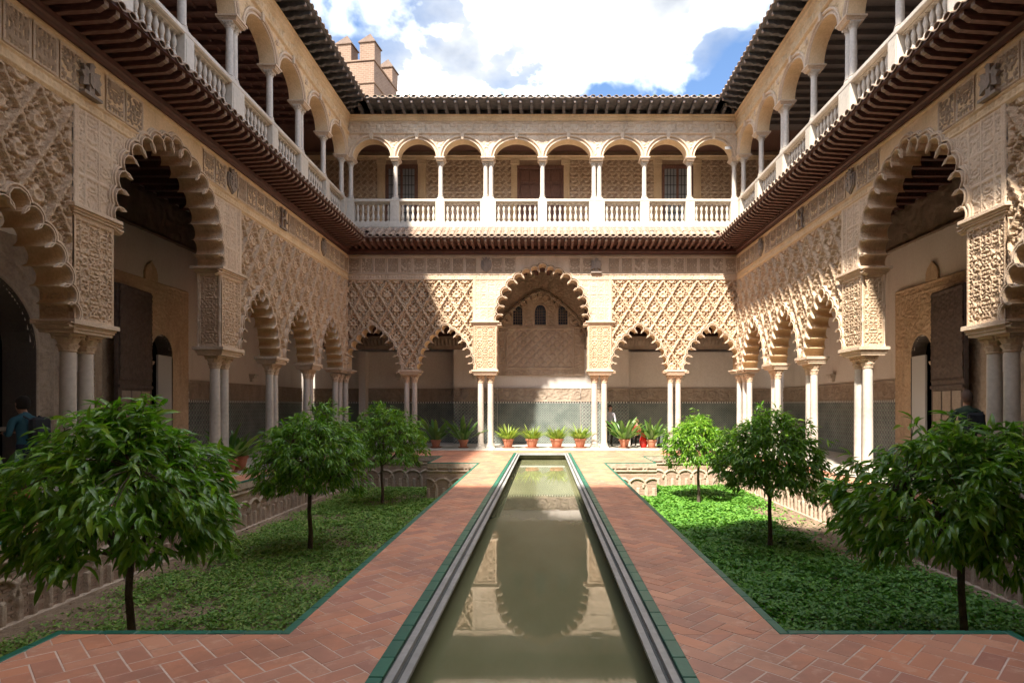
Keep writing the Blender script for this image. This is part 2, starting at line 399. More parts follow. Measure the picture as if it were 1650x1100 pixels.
def paths(sx):
    rects = [(.995, 3.40, 1.3, 4.32), (.995, PXO, 4.32, 17.32), (.995, 3.22, 17.32, 20.9), (0.0, 7.12, 20.98, 21.95),
             (3.22, 7.12, 19.57, 20.98), (6.50, 7.12, 1.3, 19.57), (.995, 3.22, 20.9, 20.98)]
    if sx < 0: rects = [(-b, -a, c_, d) for a, b, c_, d in rects]
    base = MB()
    for x0, x1, y0, y1 in rects: base.box(x0, x1, y0, y1, -.9 if abs(x0+x1) < 12 and y0 < 17.4 and y1 < 17.4 or y0 < 5 else -.3, -.002)
    side = 'left' if sx < 0 else 'right'
    P = struct('path', base.mesh('path', grout), label=f'terracotta path on the {side} side of the pool with its widened ends and walkway')
    full = {}
    for k in (0, 3):
        hx, hy = (TL/2-J, TW/2-J) if k == 0 else (TW/2-J, TL/2-J)
        m = MB(); c, s = math.cos(PI/4), math.sin(PI/4)
        for z, e in ((-.02, 0), (-.003, 0), (0, .003)):
            m.v += [(u*c-v*s, u*s+v*c, z) for u, v in ((-hx+e, -hy+e), (hx-e, -hy+e), (hx-e, hy-e), (-hx+e, hy-e))]
        for q in range(2):
            for i in range(4): m.f.append([4*q+i, 4*q+(i+1) % 4, 4*q+4+(i+1) % 4, 4*q+4+i]); m.m.append(0)
        m.f.append([8, 9, 10, 11]); m.m.append(0)
        full[k] = m.mesh('paver', tile_o)
    items = []
    for r in rects:
        for poly, k in herring(r):
            cp = clip_rect(poly, r)
            if not cp or area(cp) < .0006: continue
            A = area(poly); isf = area(cp) > A*.999
            cx = sum(p[0] for p in cp)/len(cp); cy = sum(p[1] for p in cp)/len(cp)
            vis = cy > 3.35
            items.append(((0 if vis else 1, cy-cx*sx*.001), cp, k, isf, (sum(p[0] for p in poly)/4, sum(p[1] for p in poly)/4)))
    items.sort(key=lambda t: t[0]); rest = MB()
    for n, (d, cp, k, isf, ctr) in enumerate(items):
        dz = random.uniform(-.001, .0015)
        if n < 298:
            if isf:
                part('paving_tile', full[k], P, (ctr[0], ctr[1], dz), (random.uniform(-.004, .004), random.uniform(-.004, .004), random.uniform(-.006, .006)))
            else:
                cx, cy = ctr; mb = MB(); mb.prism([(x-cx, y-cy) for x, y in cp], -.02, 0)
                part('paving_tile', mb.mesh('paver_cut', tile_o), P, (cx, cy, dz))
        else: rest.prism(cp, -.02, dz)
    part('paving_tiles_beyond', rest.mesh('pavers_far', tile_i), P, kind='stuff')
    # glazed edging
    km = {}
    def kerb(x0, y0, x1, y1):
        L = math.hypot(x1-x0, y1-y0); n = max(1, round(L/.285)); l = L/n; a = math.atan2(y1-y0, x1-x0)
        key = round(l, 3)
        if key not in km: km[key] = MB().box(-l/2+.002, l/2-.002, -KW/2, KW/2, -.09, .004, .006).mesh('edging', green_glaze)
        for i in range(n):
            t = (i+.5)/n; part('edging_tile', km[key], P, (x0+(x1-x0)*t, y0+(y1-y0)*t, random.uniform(-.001, .002)), (0, 0, a))
    h = KW/2
    kerb(sx*(3.40+h), 1.3, sx*(3.40+h), 4.32+KW); kerb(sx*3.40, 4.32+h, sx*(PXO+KW), 4.32+h)
    kerb(sx*(PXO+h), 4.32, sx*(PXO+h), 17.32); kerb(sx*(PXO+KW), 17.32-h, sx*3.22, 17.32-h)
    kerb(sx*(3.22+h), 17.32-KW, sx*(3.22+h), 19.57); kerb(sx*(3.22+KW), 19.57-h, sx*6.50, 19.57-h)
    kerb(sx*(6.50-h), 1.3, sx*(6.50-h), 19.5)
    kp = MB().box(-.139, .139, -.045, .045, -.06, .002, .004).mesh('pool_edging', green_glaze)
    for i in range(68): part('edging_tile', kp, P, (sx*.95, 1.5+i*.285, random.uniform(-.001, .002)), (0, 0, PI/2))
    return P
pL = paths(-1); pR = paths(1)
# pool
mossy = aged('mossy_wall', (.10, .10, .05), (.17, .165, .085), (.26, .25, .16), 3, .3, 30, .6)
pk = MB(); PE = 20.9
def ring(x0, x1, z0, z1):  # strip at distance x0..x1 from the axis, mitred round the far end
    for s in (-1, 1): pk.box(min(s*x0, s*x1), max(s*x0, s*x1), 1.2, PE-(.995-x1), z0, z1)
    pk.box(-x0, x0, PE-(.995-x0), PE-(.995-x1), z0, z1)
pk.cur = 1; ring(.882, .905, -.1, -.022); ring(.815, .835, -.1, -.03)
pk.cur = 0; ring(.835, .882, -.1, .003); ring(.766, .815, -.06, -.035)
pk.cur = 3; ring(.985, .995, -.95, -.10)
pk.cur = 2; ring(.905, .995, -.1, -.062)
struct('pool_kerb', pk.mesh('pool_kerb', [stone_kerb, slate, grout, mossy]))
ke = MB().box(-.139, .139, -.045, .045, -.06, .002, .004).mesh('pool_end_edging', green_glaze)
for i in range(7): part('edging_tile', ke, pL if i < 4 else pR, (-.855+i*.285, PE-.045, 0))
bs = MB(); bs.box(-.985, .985, 1.2, PE-.01, -1.0, -.95); struct('pool_basin', bs.mesh('basin', slate))
wt = MB(); wt.add([(-.985, 1.2, -.24), (.985, 1.2, -.24), (.985, PE-.01, -.24), (-.985, PE-.01, -.24)], [(0, 1, 2, 3)])
struct('water', wt.mesh('water', wm))

# ------------------------------------------------------------------ sunken gardens
GZ = -1.04
def garden_relief(X, Z):
    p = .45; H = np.zeros_like(X)
    k0 = np.round(X/p)
    for dk in (-1, 0, 1, 2, -2):
        cx = (k0+dk)*p; d = np.abs(np.hypot(X-cx, Z+.72)-.27); H = np.maximum(H, np.where(Z > -.72, sst(.034, .022, d)*.052, 0))
    xx = np.abs((X-.27)/p-np.round((X-.27)/p))*p
    xx2 = np.abs((X+.42)/p-np.round((X+.42)/p))*p
    H = np.maximum(H, np.where(Z <= -.72, sst(.050, .036, np.minimum(xx, xx2))*.052, 0))
    H = np.maximum(H, sst(-.275, -.26, Z)*.042)
    xs = np.abs(X/p-np.round(X/p))*p; slot = sst(.16, .15, np.abs(xs))*sst(.03, .02, np.abs(Z+.19))
    hole = sst(.03, .02, np.hypot(np.abs(((X/p)+.5)-np.round(X/p+.5))*p, Z+.19))
    H = np.where(Z > -.27, H-.05*np.maximum(slot, hole), H)
    H += (vnoise(X*9, Z*9)-.5)*.012+(vnoise(X*30, Z*30, 3)-.5)*.006
    return H
def garden_wall(x0, y0, x1, y1, label, flip=False):
    L = math.hypot(x1-x0, y1-y0); a = math.atan2(y1-y0, x1-x0)
    root = empty('garden_wall', (x0, y0, 0), a, label=label, cat='wall', group='low brick walls round the sunken gardens')
    core = MB().box(0, L, .035, .30, -1.3, -.012).mesh('wall_core', soil); part('wall_core', core, root)
    part('blind_arcade', relief('blind_arcade', 0, L, GZ-.15, -.015, .016, lambda X, Z: garden_relief(X, Z)-.0, garden_plaster, [] , True), root)
    b = MB(); z = GZ; r = 0
    while z < -.33:
        x = -.12*(r % 2)
        while x < L:
            xa, xb = max(x, 0), min(x+.232, L)
            if xb-xa > .04:
                e = random.uniform(-.004, .006); b.box(xa, xb-.012, -.008-e, .02, z, z+.036)
            x += .232
        z += .048; r += 1
    part('brick_courses', b.mesh('brick_courses', brick), root, kind='stuff')
    s = MB().box(0, L, -.09, .02, GZ-.1, GZ+.045, .008).mesh('plinth', brickstone); part('plinth', s, root)
    return root
garden_plaster = aged('garden_plaster', (.34, .24, .17), (.44, .33, .24), (.54, .43, .33), 2.2, .6, 30, stain=(.17, .12, .09, .7))
brickstone = aged('brickstone', (.36, .26, .18), (.46, .35, .26), (.52, .42, .33), 3, .6, 30)
garden_wall(-6.43, 1.3, -6.43, 19.5, 'long brick garden wall with blind arches along the left walkway')
garden_wall(6.43, 19.5, 6.43, 1.3, 'long brick garden wall with blind arches along the right walkway')
garden_wall(-6.43, 19.5, -3.29, 19.5, 'brick garden wall with blind arches at the far end of the left bed')
garden_wall(3.29, 19.5, 6.43, 19.5, 'brick garden wall with blind arches at the far end of the right bed')
garden_wall(-3.29, 17.25, -1.83, 17.25, 'short pale garden wall under the widened end of the left path')
garden_wall(1.83, 17.25, 3.29, 17.25, 'short pale garden wall under the widened end of the right path')
for s in (-1, 1):
    for (yy0, yy1, xx) in ((17.25, 19.5, 3.29),):
        o = MB(); o.box(min(s*xx, s*(xx-.02)), max(s*xx, s*(xx-.02)), yy0, yy1, -1.2, -.09)
        part('garden_wall', o.mesh('return_wall', garden_plaster), label=f'short return wall at the far inner corner of the {"left" if s<0 else "right"} bed', cat='wall')
def bed(sx):
    x0, x1 = 1.80, 6.5
    nx, ny = 70, 240
    xs = np.linspace(x0, x1, nx); ys = np.linspace(1.3, 19.6, ny); X, Y = np.meshgrid(xs, ys)
    Z = GZ+(vnoise(X*2+sx*5, Y*2)-.5)*.07+(vnoise(X*8, Y*8+sx)-.5)*.03
    V = np.stack([X*sx, Y, Z], -1).reshape(-1, 3); idx = np.arange(nx*ny).reshape(ny, nx)
    Q = np.stack([idx[:-1, :-1], idx[:-1, 1:], idx[1:, 1:], idx[1:, :-1]], -1).reshape(-1, 4)
    if sx < 0: Q = Q[:, ::-1]
    struct('garden_bed', np_mesh('bed', V, Q, soil))
bed(-1); bed(1)
def cover(sx, n, size, hgt, mat, name, label, dens):
    x = rng.uniform(1.82, 6.38, n*3); y = 3.0+(16.4)*rng.uniform(0, 1, n*3)**1.25
    d = dens(x, y); k = rng.rand(n*3) < d; x = x[k][:n]; y = y[k][:n]; n = len(x)
    ok = ~((y < 4.4) & (x < 3.45)) & ~((y > 17.2) & (x < 3.3)); x = x[ok]; y = y[ok]; n = len(x)
    mound = .35+.65*vnoise(x*1.7+9, y*1.7)+.5*(vnoise(x*5, y*5, 2)-.5)
    z = GZ+.01+hgt*mound*np.sqrt(rng.rand(n))
    s = size*rng.uniform(.6, 1.25, n)*np.clip(.75+y*.028, .8, 1.25); a = rng.uniform(0, 2*PI, n); tlt = rng.uniform(-.7, .7, n); tl2 = rng.uniform(-.5, .5, n)
    ca, sa = np.cos(a), np.sin(a)
    e1 = np.stack([ca*np.cos(tlt), sa*np.cos(tlt), np.sin(tlt)], -1); e2 = np.stack([-sa*np.cos(tl2), ca*np.cos(tl2), np.sin(tl2)], -1)
    C = np.stack([x*sx, y, z], -1)
    pts = []
    for u, v in ((-.5, 0), (-.15, -.27), (.35, -.32), (.55, 0), (.35, .32), (-.15, .42)):
        pts.append(C+e1*(u*s)[:, None]+e2*(v*s)[:, None]+np.array([0, 0, 1])*((abs(v)*.35)*s)[:, None])
    V = np.stack(pts, 1).reshape(-1, 3); b = np.arange(n)[:, None]*6
    Q = np.concatenate([b+np.array([[0, 1, 2, 3]]), b+np.array([[0, 3, 4, 5]])])
    o = part(name, np_mesh(name, V, Q, mat, False), kind='stuff'); tag(o, label, 'plants'); return o
soilpath = lambda x: sst(6.3, 5.75, x)
def dR(x, y): return np.clip(soilpath(x)+.0, 0, 1)*np.clip(1-.96*sst(4.9, 5.4, x)*sst(9.6, 10.4, y)*sst(17, 15, y), .02, 1)
def dL(x, y):
    n = vnoise(x*1.1+3, y*.8, 4)*.6+vnoise(x*3, y*2.2, 6)*.4
    return np.clip(sst(.36, .56, n)*.9+.26, 0, 1)*sst(6.2, 5.6, x)
cover(1, 110000, .062, .17, clover, 'ground_cover', 'lush bright green clover-like leaves filling the right sunken bed', dR)
cover(-1, 90000, .045, .10, grassy, 'ground_cover', 'low patchy weeds over bare soil in the left sunken bed', dL)
def litter():
    n = 6000; x = rng.uniform(1.85, 6.35, n); y = rng.uniform(3.2, 19, n); s = rng.uniform(.008, .03, n)
    sx = np.where(rng.rand(n) < .6, -1, 1); C = np.stack([x*sx, y, np.full(n, GZ+.035)], -1); a = rng.uniform(0, 6.28, n)
    e1 = np.stack([np.cos(a), np.sin(a), rng.uniform(-.5, .5, n)], -1)*s[:, None]; e2 = np.stack([-np.sin(a), np.cos(a), rng.uniform(-.5, .5, n)], -1)*s[:, None]
    V = np.stack([C-e1, C-e2, C+e1, C+e2], 1).reshape(-1, 3); Q = np.arange(n*4).reshape(-1, 4)
    ok = ~(((y < 4.4) & (x < 3.45)) | ((y > 17.2) & (x < 3.3))); Q = Q[ok]
    m = rnd_mat('dry_litter', [(.24, .17, .09), (.34, .25, .14), (.16, .11, .06)], .9, True)
    tag(part('fallen_leaves', np_mesh('litter', V, Q, m, False), kind='stuff'), 'dry leaf crumbs scattered over the soil of the sunken beds', 'leaves')
litter()

# ------------------------------------------------------------------ palace wings
# local frame of a wing: x along the wall, y into the building, z up, wall plane at y = 0
def vine(X, Z, s, seed=0, k=2.6):
    n = vnoise(X/s, Z/s, seed)*.7+vnoise(X/s*2.3, Z/s*2.3, seed+2)*.3
    return .5+.5*np.cos(2*PI*n*k*2)
def mirror(X, p): return np.abs(X/p-np.round(X/p))*p
def sebka(X, Z):
    W, Hh = .66, 1.10
    a = X/W+(Z-6.42)/Hh; b = X/W-(Z-6.42)/Hh
    fa = a-np.floor(a); fb = b-np.floor(b)
    sc = W*Hh/math.hypot(W, Hh)
    wob = .006*np.sin((a+b)*PI*8)+.006*np.sin((a-b)*PI*8)
    da = np.minimum(fa, 1-fa)*sc; db = np.minimum(fb, 1-fb)*sc
    rib = np.maximum(sst(.040, .026, da+wob), sst(.040, .026, db+wob))
    groove = np.maximum(sst(.012, .004, da+wob), sst(.012, .004, db+wob))
    # metric position inside the rhombus
    u = (fa+fb-1)*W/2; v = (fa-fb)*Hh/2
    H = -.052+.026*sst(.3, .6, vine(np.abs(u), v, .10, 1, 1.5))
    d = np.hypot(u, v)
    H = np.where(d < .115, -.022+.022*sst(.03, .075, d)+.012*np.cos(9*np.arctan2(v, u)), H)
    H = np.maximum(H, -.004*0+np.where(np.abs(d-.088) < .016, .010, -1))
    for hx, hz, hr in ((0, .2, .030), (0, -.2, .030), (.115, .12, .024), (.115, -.12, .024), (0, .31, .022), (0, -.31, .022), (.185, 0, .026), (.06, .26, .014), (.06, -.26, .014), (.2, .07, .014), (.2, -.07, .014)):
        q = np.hypot(np.abs(u)-hx, (v-hz)*.9); H = np.where(q < hr*1.25, -.14, H)
    for hx, hz in ((.075, .17), (.075, -.17), (.15, .055), (.15, -.055)):
        q = np.hypot(np.abs(u)-hx, v-hz); H = np.maximum(H, np.where(q < .022, -.004, -1))
    H = np.maximum(H, rib*.040-(1-rib)*1.0)
    H = H-groove*.018
    ed = sst(-.005, .05, np.abs(X)-2.66)*sst(-.005, .045, 6.42-Z)
    return H*ed+(vnoise(X*40, Z*40)-.5)*.006
def strip_frame(X, Z, x0, x1, z0, z1, t=.035):
    d = np.minimum(np.minimum(X-x0, x1-X), np.minimum(Z-z0, z1-Z)); return d
def cartouches(X, Z, gw, gh, z0=0, seed=0, x0=0):
    """grid of carved rectangles divided by raised fillets"""
    cx = (X-x0)/gw; cz = (Z-z0)/gh; fx = (cx-np.floor(cx))*gw; fz = (cz-np.floor(cz))*gh
    d = np.minimum(np.minimum(fx, gw-fx), np.minimum(fz, gh-fz))
    fr = sst(.030, .020, d); inn = np.exp(-((d-.055)/.010)**2)
    H = vine(np.abs(fx-gw/2), fz+np.floor(cx)*3.1+np.floor(cz)*7.7, .13, seed, 1.6)
    return np.where(d < .03, .020*fr, np.maximum(.034*sst(.35, .6, H)-.020, inn*.030-.02))
def pillar_rel(X, Z):
    H = vine(mirror(X, .42), mirror(Z, .8), .10, 5, 1.7)
    return sst(.32, .62, H)*.024-.014
def kufic(X, Z):
    s = np.cos(2*PI*X/.105+2.2*vnoise(X*5, Z*3, 4)*2)
    t = vine(X, Z, .12, 8, 1.5)
    return np.maximum(sst(.1, .5, s), sst(.5, .7, t))*.018

def lobes(cusps, apex_r):
    """cusps of the right half from the springing upwards; returns (centre, r, a0, a1)"""
    pts = cusps+[(-x, z) for x, z in reversed(cusps)]; n = len(pts)-1; L = []
    for i in range(n):
        p, q = Vector(pts[i]), Vector(pts[i+1]); c = (q-p).length; m = (p+q)/2
        nn = Vector((q.y-p.y, -(q.x-p.x))).normalized()
        if i == n//2:
            r = apex_r; off = math.sqrt(max(r*r-c*c/4, 0))
        else: off = .20*c; r = math.hypot(c/2, off)
        C = m+nn*off; L.append([C, r, p, q])
    return L
def isect(C0, r0, C1, r1, near):
    d = (C1-C0).length
    if d > r0+r1 or d < abs(r0-r1) or d == 0: return None
    a = (r0*r0-r1*r1+d*d)/(2*d); h = math.sqrt(max(r0*r0-a*a, 0)); u = (C1-C0)/d; m = C0+u*a; pr = Vector((-u.y, u.x))
    c = [m+pr*h, m-pr*h]; return min(c, key=lambda v: (v-near).length)
def arch_ring(L, d, M):
    n = len(L); J_ = [L[0][0]+(L[0][2]-L[0][0])*((L[0][1]+d)/L[0][1])]
    for i in range(n-1):
        C0, r0, p, q = L[i]; C1, r1 = L[i+1][:2]
        # outward joint
        mid = q+((C0+C1)/2-q)*0; out = (q-Vector((0, q.y-.2 if abs(q.x) < .3 else q.y*.5+L[0][2].y*.5))).normalized()
        v = isect(C0, r0+d, C1, r1+d, q+out*d*1.5)
        J_.append(v if v is not None else q+out*d*1.4)
    J_.append(L[-1][0]+(L[-1][3]-L[-1][0])*((L[-1][1]+d)/L[-1][1]))
    pts = []
    for i in range(n):
        C, r = L[i][0], L[i][1]; a0 = math.atan2((J_[i]-C).y, (J_[i]-C).x); a1 = math.atan2((J_[i+1]-C).y, (J_[i+1]-C).x)
        while a1 < a0: a1 += 2*PI
        if a1-a0 > 1.9*PI: a1 = a0
        for k in range(M): 
            a = a0+(a1-a0)*k/(M-1); pts.append((C.x+(r+d)*math.cos(a), C.y+(r+d)*math.sin(a)))
    return pts
def lobed_arch(name, cusps, apex_r, prof, T, M, mats):
    L = lobes(cusps, apex_r); V = []; F = []; mi = []
    rings = [(0, -T)]+prof
    n = None
    for d, h in rings:
        r = arch_ring(L, d, M); n = len(r); V += [(x, -h, z) for x, z in r]
    for k in range(len(rings)-1):
        for j in range(n-1): F.append((k*n+j, k*n+j+1, (k+1)*n+j+1, (k+1)*n+j)); mi.append(1 if k == 0 else 0)
    me = bpy.data.meshes.new(name); me.from_pydata(V, [], F)
    for m in mats: me.materials.append(m)
    me.polygons.foreach_set('material_index', mi); smooth_auto(me, 35); me.update()
    dm = prof[-1][0]*.68; R = arch_ring(L, dm, M)
    zb = cusps[0][1]
    return me, [(R[0][0], zb-.6)]+R+[(R[-1][0], zb-.6)]
CS = [(.915, 2.97), (.885, 3.24), (.80, 3.50), (.675, 3.78), (.51, 4.04), (.32, 4.26), (.095, 4.43)]
CG = [(1.58, 4.80), (1.545, 5.10), (1.49, 5.42), (1.385, 5.75), (1.22, 6.06), (.99, 6.32), (.72, 6.53), (.42, 6.68), (.125, 6.76)]
PS = [(0, .02), (.006, .062), (.022, .062), (.028, .018), (.050, .018), (.056, .050), (.080, .050), (.105, -.05)]
PG = [(0, .02), (.008, .070), (.026, .070), (.034, .020), (.060, .020), (.068, .058), (.095, .058), (.103, .030), (.125, .030), (.155, -.05)]
small_me, small_poly = lobed_arch('lobed_arch', CS, .16, PS, .52, 9, [stucco_pale, stucco_gold])
great_me, great_poly = lobed_arch('great_arch', CG, .17, PG, .56, 9, [stucco_pale, stucco])
shift = lambda poly, dx: [(x+dx, z) for x, z in poly]

# shared column meshes
def column_meshes(r, h, cap, name):
    sh = MB(); z0 = .17; z1 = h-cap
    sh.lathe([(r*1.04, z0), (r*1.0, z0+.05), (r*1.0, h*.4), (r*.93, z1-.05), (r*.93, z1)], 20)
    bs = MB(); bs.box(-r*1.42, r*1.42, -r*1.42, r*1.42, 0, .06, .006)
    bs.lathe([(r*1.38, .06), (r*1.42, .085), (r*1.34, .105), (r*1.16, .115), (r*1.14, .13), (r*1.26, .145), (r*1.24, .162), (r*1.06, .172)], 20)
    cp = MB()
    cp.lathe([(r*.95, z1), (r*1.08, z1+.015), (r*1.08, z1+.03), (r*.98, z1+.035), (r*1.12, z1+cap*.28), (r*1.28, z1+cap*.40), (r*1.12, z1+cap*.44), (r*1.25, z1+cap*.62), (r*1.48, z1+cap*.76), (r*1.3, z1+cap*.8), (r*1.35, h-.035)], 32,
             mod=lambda a, k: 1+(.09*math.cos(8*a) if k in (4, 5) else .10*math.cos(8*a+PI) if k in (7, 8) else 0))
    for sx in (-1, 1):
        for sy in (-1, 1):
            cx, cy = sx*r*1.12, sy*r*1.12; cz = z1+cap*.8; q = r*.30
            cp.lathe([(q*.3, cz-q), (q*.85, cz-q*.6), (q, cz), (q*.85, cz+q*.6), (q*.3, cz+q)], 8, cx, cy)
    cp.box(-r*1.42, r*1.42, -r*1.42, r*1.42, h-.04, h, .006)
    return sh.mesh(name+'_shaft', marble, True), bs.mesh(name+'_base', marble, True), cp.mesh(name+'_capital', stucco_pale if name == 'col' else marble, True)
colA = column_meshes(.118, 2.81, .30, 'col'); colB = column_meshes(.106, 2.81, .30, 'col')
colU = column_meshes(.088, 1.45, .17, 'upper')
def column(parent, x, y, z, M):
    c = part('column', M[0], parent, (x, y, z)); part('base', M[1], c); part('capital', M[2], c); return c
def impost_mesh(wd, dp, h, over, mat):
    m = MB(); x, y = wd/2, dp/2
    for z0, z1, e in ((0, h*.25, over*.05), (h*.25, h*.45, over*.35), (h*.45, h*.62, over*.55), (h*.62, h, over)):
        m.box(-x-e, x+e, -y-e, y+e, z0, z1, .004)
    return m.mesh('impost', mat)
imp_small = impost_mesh(.70, .50, .20, .07, stucco_pale)
imp_big = impost_mesh(.86, .56, .20, .08, stucco_pale)
imp_up1 = impost_mesh(.26, .42, .13, .06, stucco_pale); imp_up2 = impost_mesh(.42, .42, .13, .06, stucco_pale)
# great pillar between impost and upper cornice
def make_pillar():
    """one block, centre x = 0, faces carved; local y from 0 (court) to T"""
    W2, T, z0, z1 = .44, .56, 3.0, 4.68
    body = MB().box(-W2+.02, W2-.02, .02, T-.02, z0, z1).mesh('pillar_block', stucco)
    def face(x0, x1):
        def hf(X, Z):
            d = np.minimum(np.minimum(X-x0, x1-X), np.minimum(Z-z0, z1-Z)); b = sst(.05, .04, d)
            key = (np.cos(2*PI*Z/.09) > 0)*sst(.085, .075, np.abs(X-x0-.10))*0
            return np.where(d < .05, .018*b, pillar_rel(X, Z))
        return relief('pillar_face', x0, x1, z0, z1, .011, hf, stucco)
    return body, face(-W2, W2), face(-T/2+.035, T/2-.035)
pil_body, pil_front, pil_side = make_pillar()
cor_up = MB()
for z0, z1, e in ((4.68, 4.72, .02), (4.72, 4.76, .05), (4.76, 4.80, .075), (4.80, 4.86, .11)):
    cor_up.box(-.44-e, .44+e, -e, .56+e, z0, z1, .005)
cor_up = cor_up.mesh('pillar_cornice', stucco_pale)
colonnette = MB(); colonnette.lathe([(.035, 3.0), (.035, 3.05), (.022, 3.07), (.022, 3.55), (.034, 3.58), (.034, 3.62), (.022, 3.65), (.022, 3.9), (.034, 3.93), (.034, 3.97), (.022, 4.0), (.022, 4.48), (.034, 4.52), (.044, 4.62), (.044, 4.68)], 10)
colonnette = colonnette.mesh('colonnette', stucco_pale, True)
def pillar(parent, x):
    p = part('pillar', pil_body, parent, (x, 0, 0)); part('carved_face', pil_front, p)
    part('carved_face', pil_side, p, (.44, .28, 0), (0, 0, PI/2)); part('carved_face', pil_side, p, (-.44, .28, 0), (0, 0, -PI/2))
    part('cornice', cor_up, p)
    s = 1 if x > 0 else -1
    for yy in (.03, .53): part('colonnette', colonnette, p, (-s*.44, yy, 0))
# frieze panels
frieze_ground = aged('frieze_ground', (.24, .165, .105), (.33, .235, .155), (.42, .31, .21), 2, .6, 40)
def frieze_mesh(seed):
    w_, h_ = .46, .60
    def hf(X, Z):
        d = np.minimum(w_/2-np.abs(X), h_/2-np.abs(Z))
        H = vine(np.abs(X) if seed % 2 else X, Z, .13, seed, 1.8)
        r = np.maximum(sst(.35, .6, H), (np.cos(2*PI*X/.075) > .2)*(seed % 3 == 0)*.9)*.028-.004
        return np.where(d < .022, .024, np.where(d < .04, .0, r))
    me = relief('frieze_panel', -w_/2, w_/2, -h_/2, h_/2, .0145, hf, stucco_pale); me.materials.append(frieze_ground)
    c = np.zeros(len(me.vertices)*3); me.vertices.foreach_get('co', c); c = c.reshape(-1, 3); q = np.zeros(len(me.loops), int); me.loops.foreach_get('vertex_index', q)
    m_ = c[q.reshape(-1, 4)].mean(1); ins = (np.abs(m_[:, 0]) < w_/2-.045) & (np.abs(m_[:, 2]) < h_/2-.045)
    me.polygons.foreach_set('material_index', ins.astype(np.int32)); return me
friezes = [frieze_mesh(i) for i in range(1, 5)]
# coats of arms
def crest_mesh(kind):
    m = MB()
    sh = [(-.15, .17), (-.17, .02), (-.15, -.10), (0, -.24), (.15, -.10), (.17, .02), (.15, .17), (0, .20)]
    if kind == 0:
        m.fprism([(x*1.25, z*1.15) for x, z in sh], -.03, .02); m.fprism(sh, -.055, 0)
        for sx, sz in ((-.07, .08), (.07, -.05)):
            m.fprism([(sx-.04, sz-.04), (sx+.04, sz-.04), (sx+.04, sz+.02), (sx+.02, sz+.02), (sx+.02, sz+.05), (sx-.02, sz+.05), (sx-.02, sz+.02), (sx-.04, sz+.02)], -.075, -.04)
        for sx, sz in ((.07, .08), (-.07, -.05)): m.fprism([(sx-.04, sz-.03), (sx+.02, sz-.04), (sx+.04, sz+.03), (sx, sz+.05), (sx-.03, sz+.02)], -.075, -.04)
        m.fprism([(-.11, .20), (.11, .20), (.14, .31), (.07, .25), (0, .33), (-.07, .25), (-.14, .31)], -.06, 0)
    elif kind == 1:   # crowned eagle
        m.fprism([(-.06, -.22), (.06, -.22), (.05, -.10), (.20, -.16), (.17, -.02), (.22, .04), (.16, .10), (.19, .18), (.08, .16), (.05, .12), (.05, .22), (.09, .25), (.02, .29), (-.04, .26), (-.05, .12), (-.08, .16), (-.19, .18), (-.16, .10), (-.22, .04), (-.17, -.02), (-.20, -.16), (-.05, -.10)], -.07, 0)
        m.fprism([(-.07, -.08), (0, -.14), (.07, -.08), (.07, .08), (-.07, .08)], -.095, -.05)
        m.box(-.20, .20, -.10, 0, -.29, -.24)
    else:             # two pillars with a scroll
        for sx in (-.11, .11): m.lathe([(.05, -.25), (.03, -.22), (.03, .15), (.05, .18), (.055, .22)], 10, sx, -.03)
        m.fprism([(-.2, -.10), (0, 0), (.2, -.10), (.2, -.04), (0, .07), (-.2, -.04)], -.08, -.03)
        m.fprism([(-.16, .22), (-.06, .22), (-.05, .29), (-.11, .26), (-.17, .29)], -.07, 0); m.fprism([(.06, .22), (.16, .22), (.17, .29), (.11, .26), (.05, .29)], -.07, 0)
        m.box(-.20, .20, -.07, 0, -.30, -.25)
    return m.mesh('coat_of_arms', crest_stone)
crest_stone = aged('crest_stone', (.17, .14, .12), (.26, .21, .17), (.36, .29, .23), 6, .6, 40)
crests = [crest_mesh(i) for i in range(3)]

# eaves
ES = .245
raf = MB(); raf.add([(-.045, 0, 7.60), (.045, 0, 7.60), (.045, 0, 7.72), (-.045, 0, 7.72), (-.045, -.72, 7.65), (.045, -.72, 7.65), (.045, -.84, 7.73), (-.045, -.84, 7.73), (.045, -.84, 7.80), (-.045, -.84, 7.80)],
        [(0, 1, 2, 3), (0, 4, 5, 1), (4, 7, 6, 5), (7, 9, 8, 6), (3, 2, 8, 9), (1, 5, 6, 8, 2), (0, 3, 9, 7, 4)])
raf.cur = 1; raf.add([(-.0455, -.70, 7.646), (.0455, -.70, 7.646), (.0455, -.845, 7.728), (-.0455, -.845, 7.728), (-.0455, -.845, 7.80), (.0455, -.845, 7.80)], [(0, 3, 2, 1), (3, 4, 5, 2)])
wood_tip = aged('weathered_wood', (.20, .15, .13), (.30, .23, .20), (.38, .31, .27), 6, .3, 40)
raf_me = raf.mesh('rafter', [wood_red, wood_tip])
def tile_mesh(rad, L, slope, name, mat, n=8):
    m = MB(); V = []; ca, sa = math.cos(slope), math.sin(slope)
    for t, rr in ((0, rad), (L, rad*.82)):
        for q, th in ((rr, 0), (rr-.014, .014)):
            for i in range(n+1):
                a = PI*i/n; V.append((q*math.cos(a), t*ca-(q*math.sin(a))*sa*.6, t*sa+q*math.sin(a)*ca))
    s = n+1; F = []
    for i in range(n):
        F += [(i, i+1, 2*s+i+1, 2*s+i), (s+i, 3*s+i, 3*s+i+1, s+i+1), (i, s+i, s+i+1, i+1), (2*s+i, 2*s+i+1, 3*s+i+1, 3*s+i)]
    F += [(0, 2*s, 3*s, s), (n, s+n, 3*s+n, 2*s+n)]
    m.add(V, F); return m.mesh(name, mat, True)
SL = math.radians(31)
rt_me = tile_mesh(.098, .50, SL, 'roof_tile', rtile_o)
rt2_me = tile_mesh(.10, .55, math.radians(24), 'upper_roof_tile', rtile_o)
